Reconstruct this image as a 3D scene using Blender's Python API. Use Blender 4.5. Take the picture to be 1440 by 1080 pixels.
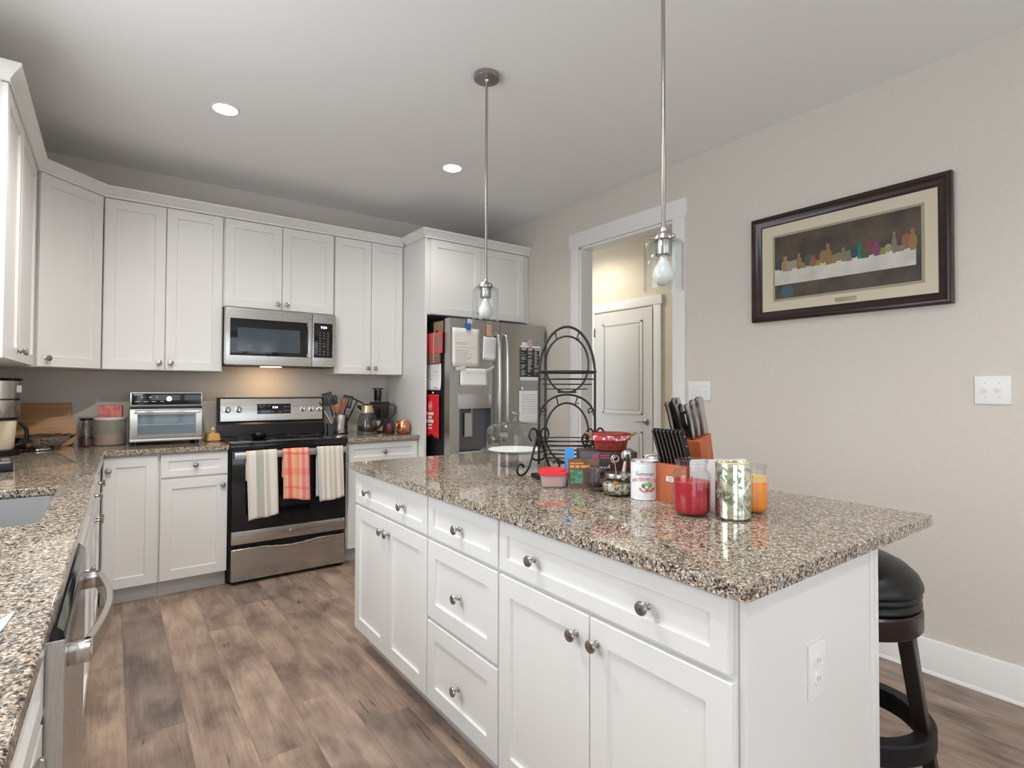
import bpy, bmesh, math, random
from mathutils import Vector, Matrix
random.seed(7)
R = math.radians
C = bpy.context.scene.collection
for o in list(bpy.data.objects): bpy.data.objects.remove(o)
S = bpy.context.scene

# ------------------------------------------------------------------ camera
YAW, PITCH, ROLL = 0.6347, 0.0198, 0.0037
cd = bpy.data.cameras.new('camera'); cam = bpy.data.objects.new('camera', cd); C.objects.link(cam)
cd.sensor_width = 36; cd.lens = 766.39 * 36 / 1440; cd.shift_y = (531.53 - 540) / 1440; cd.clip_start = 0.02
f0 = Vector((math.sin(YAW), math.cos(YAW), 0)); r0 = Vector((math.cos(YAW), -math.sin(YAW), 0)); u0 = Vector((0, 0, 1))
fw = f0 * math.cos(PITCH) + u0 * math.sin(PITCH); up = u0 * math.cos(PITCH) - f0 * math.sin(PITCH)
rt = r0 * math.cos(ROLL) + up * math.sin(ROLL); up = up * math.cos(ROLL) - r0 * math.sin(ROLL)
m = Matrix((rt, up, -fw)).transposed().to_4x4(); m.translation = (0, 0, 1.2705)
cam.matrix_world = m
S.camera = cam

# ------------------------------------------------------------------ world, light, exposure
S.view_settings.view_transform = 'Standard'; S.view_settings.look = 'None'
S.view_settings.exposure = 0.0; S.view_settings.gamma = 1.0; S.view_settings.use_curve_mapping = False
S.cycles.use_denoising = True
S.cycles.max_bounces = 10; S.cycles.diffuse_bounces = 6; S.cycles.glossy_bounces = 5; S.cycles.transparent_max_bounces = 16
S.cycles.sample_clamp_indirect = 6.0; S.cycles.caustics_reflective = False; S.cycles.caustics_refractive = False
w = bpy.data.worlds.new('world'); S.world = w; w.use_nodes = True
bg = w.node_tree.nodes['Background']; bg.inputs[0].default_value = (0.80, 0.90, 1.0, 1); bg.inputs[1].default_value = 3.2

def area(name, loc, rot, sx, sy, power, col):
    l = bpy.data.lights.new(name, 'AREA'); l.shape = 'RECTANGLE'; l.size = sx; l.size_y = sy; l.energy = power; l.color = col
    o = bpy.data.objects.new(name, l); o.location = loc; o.rotation_euler = rot; C.objects.link(o); return o
def spot(name, loc, power, col, ang=150, rad=.05):
    l = bpy.data.lights.new(name, 'SPOT'); l.energy = power; l.color = col; l.spot_size = R(ang); l.spot_blend = .6; l.shadow_soft_size = rad
    o = bpy.data.objects.new(name, l); o.location = loc; C.objects.link(o); return o
DAY = (0.88, 0.95, 1.0); WARM = (1.0, 0.965, 0.92)
# daylight through the windows of the rest of the room (behind the camera) and the one over the sink
area('window_light_rear', (0.35, -3.50, 1.45), (R(90), 0, R(180)), 1.7, 1.5, 4, DAY)
area('window_light_rear_second', (2.05, -3.50, 1.45), (R(90), 0, R(180)), 1.4, 1.5, 3, DAY)
area('window_light_patio', (-0.64, -1.6, 1.05), (R(90), 0, R(-90)), 1.9, 2.0, 6, DAY)
area('window_light_sink', (-0.65, 1.75, 1.65), (R(90), 0, R(-90)), 1.3, 1.05, 13, DAY)
# unseen fill spots added to brighten cabinets and counters, then the hall lamp
for x, y, pw in ((0.10, 2.2, 84), (0.47, 0.7, 34), (1.83, -0.6, 44), (-0.25, 0.35, 15), (1.83, -2.4, 8)):
    spot('added_fill_spot', (x, y, 2.72), pw, WARM)
spot('hall_lamp_light', (3.70, 4.05, 2.70), 27, (1.0, 0.92, 0.78), 176, .08)

# ------------------------------------------------------------------ materials
def nm(name):
    m = bpy.data.materials.new(name); m.use_nodes = True
    return m, m.node_tree.nodes, m.node_tree.links, m.node_tree.nodes['Principled BSDF']
def mat(name, col, rough=.5, metal=0, coat=0, emit=None, es=1, sss=0, alpha=None, spec=None):
    m, n, l, b = nm(name)
    b.inputs['Base Color'].default_value = (*col, 1); b.inputs['Roughness'].default_value = rough; b.inputs['Metallic'].default_value = metal
    if coat: b.inputs['Coat Weight'].default_value = coat; b.inputs['Coat Roughness'].default_value = .05
    if emit: b.inputs['Emission Color'].default_value = (*emit, 1); b.inputs['Emission Strength'].default_value = es
    if spec is not None: b.inputs['Specular IOR Level'].default_value = spec
    # a little procedural variation in gloss, as on any real surface
    no = n.new('ShaderNodeTexNoise'); no.inputs['Scale'].default_value = 40
    mr = n.new('ShaderNodeMapRange'); mr.inputs[3].default_value = rough * .92; mr.inputs[4].default_value = min(1, rough * 1.08)
    tc = n.new('ShaderNodeTexCoord'); l.new(tc.outputs['Object'], no.inputs['Vector'])
    l.new(no.outputs[0], mr.inputs[0]); l.new(mr.outputs[0], b.inputs['Roughness'])
    return m
def glass(name, tint=(.97, .98, .98), fr=1.35, rough=.0):
    m, n, l, b = nm(name); n.remove(b); out = n['Material Output']
    t = n.new('ShaderNodeBsdfTransparent'); t.inputs[0].default_value = (*tint, 1)
    g = n.new('ShaderNodeBsdfGlossy'); g.inputs['Roughness'].default_value = rough
    # Schlick reflectance, the same from both sides of the thin wall
    f = n.new('ShaderNodeLayerWeight'); f.inputs[0].default_value = .5
    p5 = n.new('ShaderNodeMath'); p5.operation = 'POWER'; p5.inputs[1].default_value = 4.0; l.new(f.outputs['Facing'], p5.inputs[0])
    r0_ = ((fr - 1) / (fr + 1)) ** 2
    ma = n.new('ShaderNodeMath'); ma.operation = 'MULTIPLY_ADD'; ma.inputs[1].default_value = .80 * (1 - r0_); ma.inputs[2].default_value = r0_; l.new(p5.outputs[0], ma.inputs[0])
    x = n.new('ShaderNodeMixShader'); l.new(ma.outputs[0], x.inputs[0]); l.new(t.outputs[0], x.inputs[1]); l.new(g.outputs[0], x.inputs[2]); l.new(x.outputs[0], out.inputs[0])
    return m
def milky(name, col, cover):
    """thin translucent plastic: part of the light passes straight, part is scattered"""
    m, n, l, b = nm(name); out = n['Material Output']; b.inputs['Base Color'].default_value = (*col, 1); b.inputs['Roughness'].default_value = .35
    t = n.new('ShaderNodeBsdfTransparent'); t.inputs[0].default_value = (.97, .97, .96, 1)
    x = n.new('ShaderNodeMixShader'); x.inputs[0].default_value = cover; l.new(t.outputs[0], x.inputs[1]); l.new(b.outputs[0], x.inputs[2]); l.new(x.outputs[0], out.inputs[0])
    return m
def ramp(n, stops, interp='LINEAR'):
    r = n.new('ShaderNodeValToRGB'); r.color_ramp.interpolation = interp; e = r.color_ramp.elements
    while len(e) > 1: e.remove(e[-1])
    e[0].position = stops[0][0]; e[0].color = (*stops[0][1], 1)
    for p, c in stops[1:]:
        k = e.new(p); k.color = (*c, 1)
    return r
def noisy(name, c1, c2, scale=8, rough=.6, stretch=(1, 1, 1), bump=0, metal=0, detail=4, lo=.35, hi=.65):
    m, n, l, b = nm(name)
    tc = n.new('ShaderNodeTexCoord'); mp = n.new('ShaderNodeMapping'); mp.inputs['Scale'].default_value = stretch
    no = n.new('ShaderNodeTexNoise'); no.inputs['Scale'].default_value = scale; no.inputs['Detail'].default_value = detail
    rp = ramp(n, ((lo, c1), (hi, c2)))
    l.new(tc.outputs['Object'], mp.inputs[0]); l.new(mp.outputs[0], no.inputs['Vector']); l.new(no.outputs[0], rp.inputs[0]); l.new(rp.outputs[0], b.inputs['Base Color'])
    b.inputs['Roughness'].default_value = rough; b.inputs['Metallic'].default_value = metal
    if bump:
        bp = n.new('ShaderNodeBump'); bp.inputs['Strength'].default_value = bump; bp.inputs['Distance'].default_value = .002
        l.new(no.outputs[0], bp.inputs['Height']); l.new(bp.outputs[0], b.inputs['Normal'])
    return m
def steel(name, col=(.56, .54, .51), rough=.27, stretch=(1, 1, 120)):
    m, n, l, b = nm(name)
    tc = n.new('ShaderNodeTexCoord'); mp = n.new('ShaderNodeMapping'); mp.inputs['Scale'].default_value = stretch
    no = n.new('ShaderNodeTexNoise'); no.inputs['Scale'].default_value = 6; no.inputs['Detail'].default_value = 3
    mr = n.new('ShaderNodeMapRange'); mr.inputs[3].default_value = rough * .92; mr.inputs[4].default_value = rough * 1.10
    l.new(tc.outputs['Object'], mp.inputs[0]); l.new(mp.outputs[0], no.inputs['Vector']); l.new(no.outputs[0], mr.inputs[0]); l.new(mr.outputs[0], b.inputs['Roughness'])
    b.inputs['Base Color'].default_value = (*col, 1); b.inputs['Metallic'].default_value = 1
    b.inputs['Anisotropic'].default_value = .5
    return m
def stripes(name, axis, scale, stops, rough=.9, cross=None, bump=.3):
    m, n, l, b = nm(name)
    tc = n.new('ShaderNodeTexCoord'); sp = n.new('ShaderNodeSeparateXYZ'); l.new(tc.outputs['UV'], sp.inputs[0])
    def band(ax, st):
        rp = ramp(n, st, 'CONSTANT'); l.new(sp.outputs[ax], rp.inputs[0]); return rp
    rp = band(axis, stops); out = rp.outputs[0]
    if cross:
        r2 = band(1 - axis, cross); mx = n.new('ShaderNodeMix'); mx.data_type = 'RGBA'; mx.blend_type = 'MULTIPLY'; mx.inputs[0].default_value = .75
        l.new(out, mx.inputs[6]); l.new(r2.outputs[0], mx.inputs[7]); out = mx.outputs[2]
    l.new(out, b.inputs['Base Color']); b.inputs['Roughness'].default_value = rough
    no = n.new('ShaderNodeTexNoise'); no.inputs['Scale'].default_value = 350; bp = n.new('ShaderNodeBump'); bp.inputs['Strength'].default_value = bump; bp.inputs['Distance'].default_value = .002
    l.new(tc.outputs['Object'], no.inputs['Vector']); l.new(no.outputs[0], bp.inputs['Height']); l.new(bp.outputs[0], b.inputs['Normal'])
    return m
def floral():
    m, n, l, b = nm('floral_liner'); tc = n.new('ShaderNodeTexCoord'); v = n.new('ShaderNodeTexVoronoi'); v.inputs['Scale'].default_value = 95
    l.new(tc.outputs['Object'], v.inputs['Vector']); sc_ = n.new('ShaderNodeSeparateColor'); l.new(v.outputs['Color'], sc_.inputs[0])
    r = ramp(n, ((0, (.62, .03, .07)), (.3, (.75, .30, .38)), (.5, (.74, .68, .62)), (.68, (.12, .13, .14)), (.76, (.62, .05, .08)), (.9, (.30, .38, .24))), 'CONSTANT'); l.new(sc_.outputs[0], r.inputs[0])
    l.new(r.outputs[0], b.inputs['Base Color']); b.inputs['Roughness'].default_value = .9; return m
def granite():
    m, n, l, b = nm('granite'); tc = n.new('ShaderNodeTexCoord')
    v1 = n.new('ShaderNodeTexVoronoi'); v1.inputs['Scale'].default_value = 290; v1.inputs['Randomness'].default_value = 1
    v2 = n.new('ShaderNodeTexVoronoi'); v2.inputs['Scale'].default_value = 170
    n1 = n.new('ShaderNodeTexNoise'); n1.inputs['Scale'].default_value = 95; n1.inputs['Detail'].default_value = 3
    dm = n.new('ShaderNodeMix'); dm.data_type = 'RGBA'; dm.blend_type = 'ADD'; dm.inputs[0].default_value = .006
    nz = n.new('ShaderNodeTexNoise'); nz.inputs['Scale'].default_value = 120
    l.new(tc.outputs['Object'], nz.inputs['Vector']); l.new(tc.outputs['Object'], dm.inputs[6]); l.new(nz.outputs['Color'], dm.inputs[7])
    for t in (v1, v2, n1): l.new(dm.outputs[2], t.inputs['Vector'])
    s1 = n.new('ShaderNodeSeparateColor'); l.new(v1.outputs['Color'], s1.inputs[0])
    s2 = n.new('ShaderNodeSeparateColor'); l.new(v2.outputs['Color'], s2.inputs[0])
    r1 = ramp(n, ((0, (.020, .020, .022)), (.16, (.10, .088, .078)), (.28, (.37, .265, .175)), (.52, (.54, .41, .285)), (.68, (.21, .21, .21)), (.80, (.56, .49, .41)), (.91, (.72, .68, .62))), 'CONSTANT')
    l.new(s1.outputs[0], r1.inputs[0])
    r2 = ramp(n, ((0, (.02, .02, .022)), (.45, (.12, .11, .105)), (.65, (.30, .24, .185))), 'CONSTANT'); l.new(s2.outputs[1], r2.inputs[0])
    rn = ramp(n, ((.52, (0, 0, 0)), (.60, (1, 1, 1)))); l.new(n1.outputs[0], rn.inputs[0])
    mx = n.new('ShaderNodeMix'); mx.data_type = 'RGBA'; l.new(rn.outputs[0], mx.inputs[0]); l.new(r1.outputs[0], mx.inputs[6]); l.new(r2.outputs[0], mx.inputs[7])
    l.new(mx.outputs[2], b.inputs['Base Color']); b.inputs['Roughness'].default_value = .05; b.inputs['IOR'].default_value = 1.55
    return m
def planks(PW=.182, PL=1.22):
    m, n, l, b = nm('vinyl_planks'); tc = n.new('ShaderNodeTexCoord')
    def math_(op, a, c=None, d=None):
        k = n.new('ShaderNodeMath'); k.operation = op
        for i_, v in enumerate((a, c, d)):
            if v is None: continue
            if isinstance(v, (int, float)): k.inputs[i_].default_value = v
            else: l.new(v, k.inputs[i_])
        return k.outputs[0]
    def comb(x, y, z=0):
        k = n.new('ShaderNodeCombineXYZ')
        for i_, v in enumerate((x, y, z)):
            if isinstance(v, (int, float)): k.inputs[i_].default_value = v
            else: l.new(v, k.inputs[i_])
        return k.outputs[0]
    def rnd(v):
        k = n.new('ShaderNodeTexWhiteNoise'); k.noise_dimensions = '3D'; l.new(v, k.inputs['Vector']); return k
    sp = n.new('ShaderNodeSeparateXYZ'); l.new(tc.outputs['Object'], sp.inputs[0])
    xr = math_('DIVIDE', math_('ADD', sp.outputs[0], 5.03), PW); row = math_('FLOOR', xr); fx_ = math_('SUBTRACT', xr, row)
    stag = rnd(comb(row, 3.7)).outputs['Value']
    yr = math_('ADD', math_('DIVIDE', math_('ADD', sp.outputs[1], 9.0), PL), stag); col = math_('FLOOR', yr); fy = math_('SUBTRACT', yr, col)
    pid = rnd(comb(row, col, 1.3)); pv = pid.outputs['Value']
    # distance to the nearest plank edge in metres
    ex_ = math_('MULTIPLY', math_('MINIMUM', fx_, math_('SUBTRACT', 1, fx_)), PW); ey = math_('MULTIPLY', math_('MINIMUM', fy, math_('SUBTRACT', 1, fy)), PL)
    seam = math_('LESS_THAN', math_('MINIMUM', ex_, ey), .0009)
    off = n.new('ShaderNodeVectorMath'); off.operation = 'MULTIPLY_ADD'; off.inputs[1].default_value = (9, 17, 5); l.new(pid.outputs['Color'], off.inputs[0]); l.new(tc.outputs['Object'], off.inputs[2])
    def noise(scale, sc, detail=4, rough=.55, dist=0):
        g = n.new('ShaderNodeMapping'); g.inputs['Scale'].default_value = scale; l.new(off.outputs[0], g.inputs[0])
        k = n.new('ShaderNodeTexNoise'); k.inputs['Scale'].default_value = sc; k.inputs['Detail'].default_value = detail; k.inputs['Roughness'].default_value = rough; k.inputs['Distortion'].default_value = dist
        l.new(g.outputs[0], k.inputs['Vector']); return k.outputs[0]
    def mul(a, c, f=1):
        k = n.new('ShaderNodeMix'); k.data_type = 'RGBA'; k.blend_type = 'MULTIPLY'; k.inputs[0].default_value = f; l.new(a, k.inputs[6]); l.new(c, k.inputs[7]); return k.outputs[2]
    def rmp(v, stops): r = ramp(n, stops); l.new(v, r.inputs[0]); return r.outputs[0]
    base = rmp(noise((7, 1.3, 1), 2.0, 6, .6, .6), ((.26, (.235, .172, .140)), (.44, (.345, .262, .215)), (.58, (.430, .335, .275)), (.76, (.52, .415, .345))))
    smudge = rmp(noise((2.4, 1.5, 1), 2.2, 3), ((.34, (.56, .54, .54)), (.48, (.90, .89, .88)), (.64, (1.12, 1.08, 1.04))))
    grain = rmp(noise((70, 1.6, 1), 2.4, 5, .7), ((.32, (.80, .78, .77)), (.52, (1, 1, 1)), (.70, (1.10, 1.09, 1.08))))
    crack = rmp(noise((17, 1.5, 1), 1.6, 5, .5, 1.1), ((.292, (.30, .25, .22)), (.318, (1, 1, 1))))
    tone = rmp(pv, ((0, (.66, .66, .68)), (.3, (.88, .85, .83)), (.55, (1.02, .97, .92)), (.8, (1.0, .98, .97)), (1, (1.16, 1.08, 1.0))))
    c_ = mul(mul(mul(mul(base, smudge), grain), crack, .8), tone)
    sm = n.new('ShaderNodeMix'); sm.data_type = 'RGBA'; sm.inputs[7].default_value = (.12, .09, .075, 1); l.new(math_('MULTIPLY', seam, .7), sm.inputs[0]); l.new(c_, sm.inputs[6])
    l.new(sm.outputs[2], b.inputs['Base Color']); b.inputs['Roughness'].default_value = .42
    return m

M = dict(
 wall=noisy('greige_paint', (.655, .605, .545), (.675, .625, .56), 60, .75, bump=.05),
 hallwall=noisy('cream_paint', (.66, .60, .49), (.68, .62, .51), 60, .75),
 ceil=noisy('ceiling_paint', (.86, .87, .87), (.88, .89, .89), 80, .85),
 trim=mat('white_trim_paint', (.82, .81, .79), .35),
 cab=mat('white_cabinet_paint', (.78, .77, .75), .33),
 toe=mat('grey_white_toe_kick', (.60, .61, .61), .5),
 door=mat('interior_door_paint', (.72, .71, .68), .4),
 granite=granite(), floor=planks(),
 steel=steel('brushed_steel'), steelv=steel('brushed_steel_vertical', stretch=(120, 120, 1)), chrome=mat('polished_steel', (.72, .71, .69), .10, 1), nickel=mat('satin_nickel', (.42, .40, .37), .26, 1),
 fridge=steel('fridge_steel', (.50, .495, .48), .30, (1, 1, 120)),
 brass=mat('brass', (.55, .38, .13), .3, 1), copper=mat('copper', (.72, .30, .15), .22, 1),
 black=mat('black_plastic', (.006, .006, .007), .32, spec=.35), blackgloss=mat('black_glass', (.005, .006, .008), .06), blackmatte=mat('black_matte', (.008, .008, .009), .5, spec=.3),
 iron=mat('wrought_iron', (.018, .018, .017), .42, .3), leather=mat('black_leather', (.005, .0048, .0045), .36, spec=.4), espresso=noisy('espresso_wood', (.006, .003, .0025), (.016, .006, .0045), 3, .32, (8, 8, 1)),
 glass=glass('clear_glass'), glassdk=glass('smoky_glass', (.55, .55, .55)), amber=glass('amber_glass', (.75, .48, .16), 1.6), plastic=milky('frosted_plastic', (.80, .76, .74), .30),
 ovenwin=mat('oven_window', (.06, .075, .09), .08),
 white=mat('white_plastic', (.82, .82, .80), .4), paper=mat('paper', (.80, .78, .72), .8), paperw=mat('white_paper', (.86, .85, .84), .8), ink=mat('grey_ink', (.30, .29, .28), .8), inkdark=mat('dark_ink', (.04, .04, .04), .8),
 bulb=mat('frosted_bulb', (.62, .62, .60), .2), lens=mat('lamp_lens', (1, 1, 1), .5, emit=(1, .95, .86), es=14),
 red=mat('red_plastic', (.72, .03, .04), .35), redcloth=mat('red_cloth', (.72, .016, .03), .8), pink=mat('pink_filling', (.75, .28, .27), .6),
 blue=mat('blue_card', (.03, .25, .58), .45), bluem=mat('blue_clip', (.03, .14, .55), .35), purple=mat('purple_print', (.28, .10, .24), .5),
 redwax=mat('red_wax', (.44, .004, .018), .35), orangewax=mat('orange_wax', (.90, .26, .015), .4), yellowwax=mat('yellow_wax', (.85, .66, .26), .5), palewax=mat('pale_wax', (.88, .56, .20), .45),
 bamboo=noisy('bamboo', (.40, .20, .075), (.50, .27, .11), 5, .5, (1, 1, 14)), wood=noisy('spoon_wood', (.30, .10, .045), (.40, .15, .07), 6, .55, (8, 8, 1)), cherry=noisy('cherry_block', (.36, .085, .030), (.46, .13, .05), 3, .4, (9, 9, 1.2)),
 wicker=noisy('red_wicker', (.20, .022, .012), (.36, .05, .025), 60, .6, (1, 1, 3), bump=.8),
 canpaint=mat('white_can_paint', (.80, .81, .83), .35), canred=mat('faded_red_print', (.65, .14, .16), .5), cangreen=mat('green_print', (.08, .30, .06), .5), canpink=mat('melon_print', (.75, .16, .19), .5),
 frame=noisy('dark_frame_wood', (.018, .007, .006), (.035, .013, .011), 3, .28, (1, 10, 10)), matboard=mat('cream_mat_board', (.66, .58, .45), .8), fillet=mat('olive_fillet', (.36, .33, .22), .6),
 pic_bg=noisy('print_brown', (.035, .026, .020), (.10, .070, .045), 7, .5), cloth=noisy('print_cloth', (.50, .48, .42), (.66, .63, .56), 9, .6),
 cardboard=mat('brown_card', (.30, .20, .11), .8), display=mat('display_digits', (.7, .8, 1), .5, emit=(.75, .85, 1), es=3),
 seed=noisy('potpourri', (.10, .08, .05), (.62, .55, .40), 95, .8, bump=1.0, lo=.42, hi=.58), floral=floral(),
 mercury=noisy('mercury_glass', (.80, .82, .72), (.42, .46, .36), 28, .10, (1, 1, 2), metal=.95, lo=.45, hi=.6), leafgreen=mat('green_leaf_print', (.27, .34, .21), .3),
 grille=mat('dark_grille', (.05, .05, .05), .5), cream=mat('cream_enamel', (.78, .66, .50), .35), knifegrip=mat('knife_grip_steel', (.50, .49, .48), .22, 1),
)
def plain(col, rough=.6):
    key = 'c_%d_%d_%d' % tuple(int(c * 255) for c in col)
    if key not in M: M[key] = mat('print_colour', col, rough)
    return M[key]

# ------------------------------------------------------------------ mesh helpers
class MB:
    def __init__(s): s.bm = bmesh.new(); s.uv = None
    def box(s, x0, y0, z0, x1, y1, z1, bev=0, mx=None, mi=0):
        b = bmesh.new(); bmesh.ops.create_cube(b, size=1)
        for v in b.verts: v.co = Vector((x0 + (v.co.x + .5) * (x1 - x0), y0 + (v.co.y + .5) * (y1 - y0), z0 + (v.co.z + .5) * (z1 - z0)))
        if bev: bmesh.ops.bevel(b, geom=list(b.edges), offset=bev, segments=2, profile=.7, affect='EDGES')
        return s._add(b, mx, mi, bev > 0)
    def _add(s, b, mx=None, mi=0, smooth=False):
        if mx is not None: b.transform(mx)
        bmesh.ops.recalc_face_normals(b, faces=list(b.faces))
        me = bpy.data.meshes.new('t'); b.to_mesh(me); b.free()
        n0 = len(s.bm.faces); s.bm.from_mesh(me); bpy.data.meshes.remove(me); s.bm.faces.ensure_lookup_table()
        for f in s.bm.faces[n0:]:
            f.material_index = mi
            if smooth: f.smooth = True
        return s
    def lathe(s, prof, seg=32, mx=None, mi=0, closed=False):
        b = bmesh.new(); rings = []
        for r, z in prof:
            if r < 1e-6: rings.append([b.verts.new((0, 0, z))])
            else: rings.append([b.verts.new((r * math.cos(2 * math.pi * k / seg), r * math.sin(2 * math.pi * k / seg), z)) for k in range(seg)])
        pairs = list(zip(rings, rings[1:])) + ([(rings[-1], rings[0])] if closed else [])
        for A, B in pairs:
            for k in range(seg):
                j = (k + 1) % seg
                if len(A) == 1 and len(B) == 1: continue
                if len(A) == 1: b.faces.new((A[0], B[k], B[j]))
                elif len(B) == 1: b.faces.new((A[k], A[j], B[0]))
                else: b.faces.new((A[k], A[j], B[j], B[k]))
        return s._add(b, mx, mi, True)
    def tube(s, pts, rad, seg=8, closed=False, mx=None, mi=0, caps=True):
        pts = [Vector(p) for p in pts]; n = len(pts); b = bmesh.new(); rings = []; nor = None
        for i, p in enumerate(pts):
            if closed: t = pts[(i + 1) % n] - pts[i - 1]
            else: t = pts[min(i + 1, n - 1)] - pts[max(i - 1, 0)]
            t.normalize()
            if nor is None: nor = t.orthogonal().normalized()
            else:
                nor = nor - t * nor.dot(t)
                nor = nor.normalized() if nor.length > 1e-6 else t.orthogonal().normalized()
            bi = t.cross(nor); r = rad[i] if isinstance(rad, (list, tuple)) else rad
            rings.append([b.verts.new(p + nor * (r * math.cos(2 * math.pi * k / seg)) + bi * (r * math.sin(2 * math.pi * k / seg))) for k in range(seg)])
        for A, B in list(zip(rings, rings[1:])) + ([(rings[-1], rings[0])] if closed else []):
            for k in range(seg): b.faces.new((A[k], A[(k + 1) % seg], B[(k + 1) % seg], B[k]))
        if caps and not closed: b.faces.new(rings[0][::-1]); b.faces.new(rings[-1])
        return s._add(b, mx, mi, True)
    def prism(s, poly, axis, a0, a1, bev=0, mx=None, mi=0):
        """polygon in the two other axes, extruded along axis from a0 to a1"""
        def P(p, a): return {'x': (a, p[0], p[1]), 'y': (p[0], a, p[1]), 'z': (p[0], p[1], a)}[axis]
        b = bmesh.new(); A = [b.verts.new(P(p, a0)) for p in poly]; B = [b.verts.new(P(p, a1)) for p in poly]; n = len(poly)
        b.faces.new(A); b.faces.new(B[::-1])
        for k in range(n): b.faces.new((A[k], B[k], B[(k + 1) % n], A[(k + 1) % n]))
        if bev: bmesh.ops.bevel(b, geom=list(b.edges), offset=bev, segments=2, profile=.7, affect='EDGES')
        return s._add(b, mx, mi, False)
    def shaker(s, x0, z0, x1, z1, t=.02, rail=.058, rec=.009, y=0, c=.0018):
        b = bmesh.new()
        def loop(i, yy): return [b.verts.new(q) for q in ((x0 + i, yy, z0 + i), (x1 - i, yy, z0 + i), (x1 - i, yy, z1 - i), (x0 + i, yy, z1 - i))]
        L = [loop(0, y + t), loop(0, y + c), loop(c, y), loop(rail, y), loop(rail + .0025, y + rec)]
        for A, B in zip(L, L[1:]):
            for k in range(4): b.faces.new((A[k], A[(k + 1) % 4], B[(k + 1) % 4], B[k]))
        b.faces.new(L[0][::-1]); b.faces.new(L[-1])
        return s._add(b)
    def grid(s, fn, nu, nv, mi=0, smooth=True):
        b = bmesh.new(); uvl = b.loops.layers.uv.new('UVMap')
        V = [[b.verts.new(fn(i / nu, j / nv)) for j in range(nv + 1)] for i in range(nu + 1)]
        for i in range(nu):
            for j in range(nv):
                f = b.faces.new((V[i][j], V[i + 1][j], V[i + 1][j + 1], V[i][j + 1]))
                for lp, q in zip(f.loops, ((i, j), (i + 1, j), (i + 1, j + 1), (i, j + 1))): lp[uvl].uv = (q[0] / nu, q[1] / nv)
        bmesh.ops.recalc_face_normals(b, faces=list(b.faces))
        return s._add(b, None, mi, smooth)
    def mesh(s, me, mx=None, mi=0):
        b = bmesh.new(); b.from_mesh(me); return s._add(b, mx, mi)
    def build(s, name, mats, parent=None, loc=(0, 0, 0), rz=0, sharp=True):
        me = bpy.data.meshes.new(name); s.bm.to_mesh(me); s.bm.free()
        o = bpy.data.objects.new(name, me); C.objects.link(o)
        for k in (mats if isinstance(mats, (list, tuple)) else [mats]): me.materials.append(M[k] if isinstance(k, str) else k)
        if sharp: me.set_sharp_from_angle(angle=R(38))
        if parent is not None: o.parent = parent
        o.location = loc; o.rotation_euler = (0, 0, rz)
        return o
def T(x, y, z): return Matrix.Translation((x, y, z))
def RX(a): return Matrix.Rotation(R(a), 4, 'X')
def RY(a): return Matrix.Rotation(R(a), 4, 'Y')
def RZ(a): return Matrix.Rotation(R(a), 4, 'Z')
def tag(o, label, cat, group=None):
    o['label'] = label; o['category'] = cat
    if group: o['group'] = group
    return o
def thing(name, label, cat, loc=(0, 0, 0), rz=0, group=None):
    o = bpy.data.objects.new(name, None); o.empty_display_size = .05; C.objects.link(o); o.location = loc; o.rotation_euler = (0, 0, rz)
    return tag(o, label, cat, group)
def struct(o, label=None, cat=None):
    o['kind'] = 'structure'
    if label: o['label'] = label
    if cat: o['category'] = cat
    return o
def solid(o, t): md = o.modifiers.new('thick', 'SOLIDIFY'); md.thickness = t; md.offset = 0; return o
def bevel(o, wd, seg=2): md = o.modifiers.new('edge', 'BEVEL'); md.width = wd; md.segments = seg; md.limit_method = 'ANGLE'; md.angle_limit = R(40); return o
def text_mesh(body, size, ext=.0004, align='CENTER', shear=0):
    cu = bpy.data.curves.new('txt', 'FONT'); cu.body = body; cu.size = size; cu.extrude = ext; cu.align_x = align; cu.align_y = 'CENTER'; cu.shear = shear; cu.resolution_u = 3
    o = bpy.data.objects.new('txt', cu); C.objects.link(o)
    dg = bpy.context.evaluated_depsgraph_get(); me = bpy.data.meshes.new_from_object(o.evaluated_get(dg)); bpy.data.objects.remove(o); bpy.data.curves.remove(cu)
    return me
def link_copy(o, parent, loc):
    c = o.copy(); C.objects.link(c); c.parent = parent; c.location = loc; return c

# ------------------------------------------------------------------ room shell
XW, XR, YB, HC = -0.675, 2.989, 4.505, 2.761
YF, YU, YC = 3.897, 4.19, 3.802          # door faces: base run, wall run, cabinet over the fridge
CT = 0.906
YREAR = -3.6; XH = 4.2
struct(MB().box(XW - .1, YREAR - .1, -.08, XH + .1, 5.6, 0).build('floor', 'floor'), 'wood look plank floor with dark knots', 'floor')
struct(MB().box(XW - .1, YREAR - .1, HC, XH + .1, 5.6, HC + .1).build('ceiling', 'ceil'), 'flat pale grey ceiling', 'ceiling')
struct(MB().box(XW - .1, YB, 0, XR, YB + .1, HC).build('wall_back', 'wall'), 'greige wall behind the range', 'wall')
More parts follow.
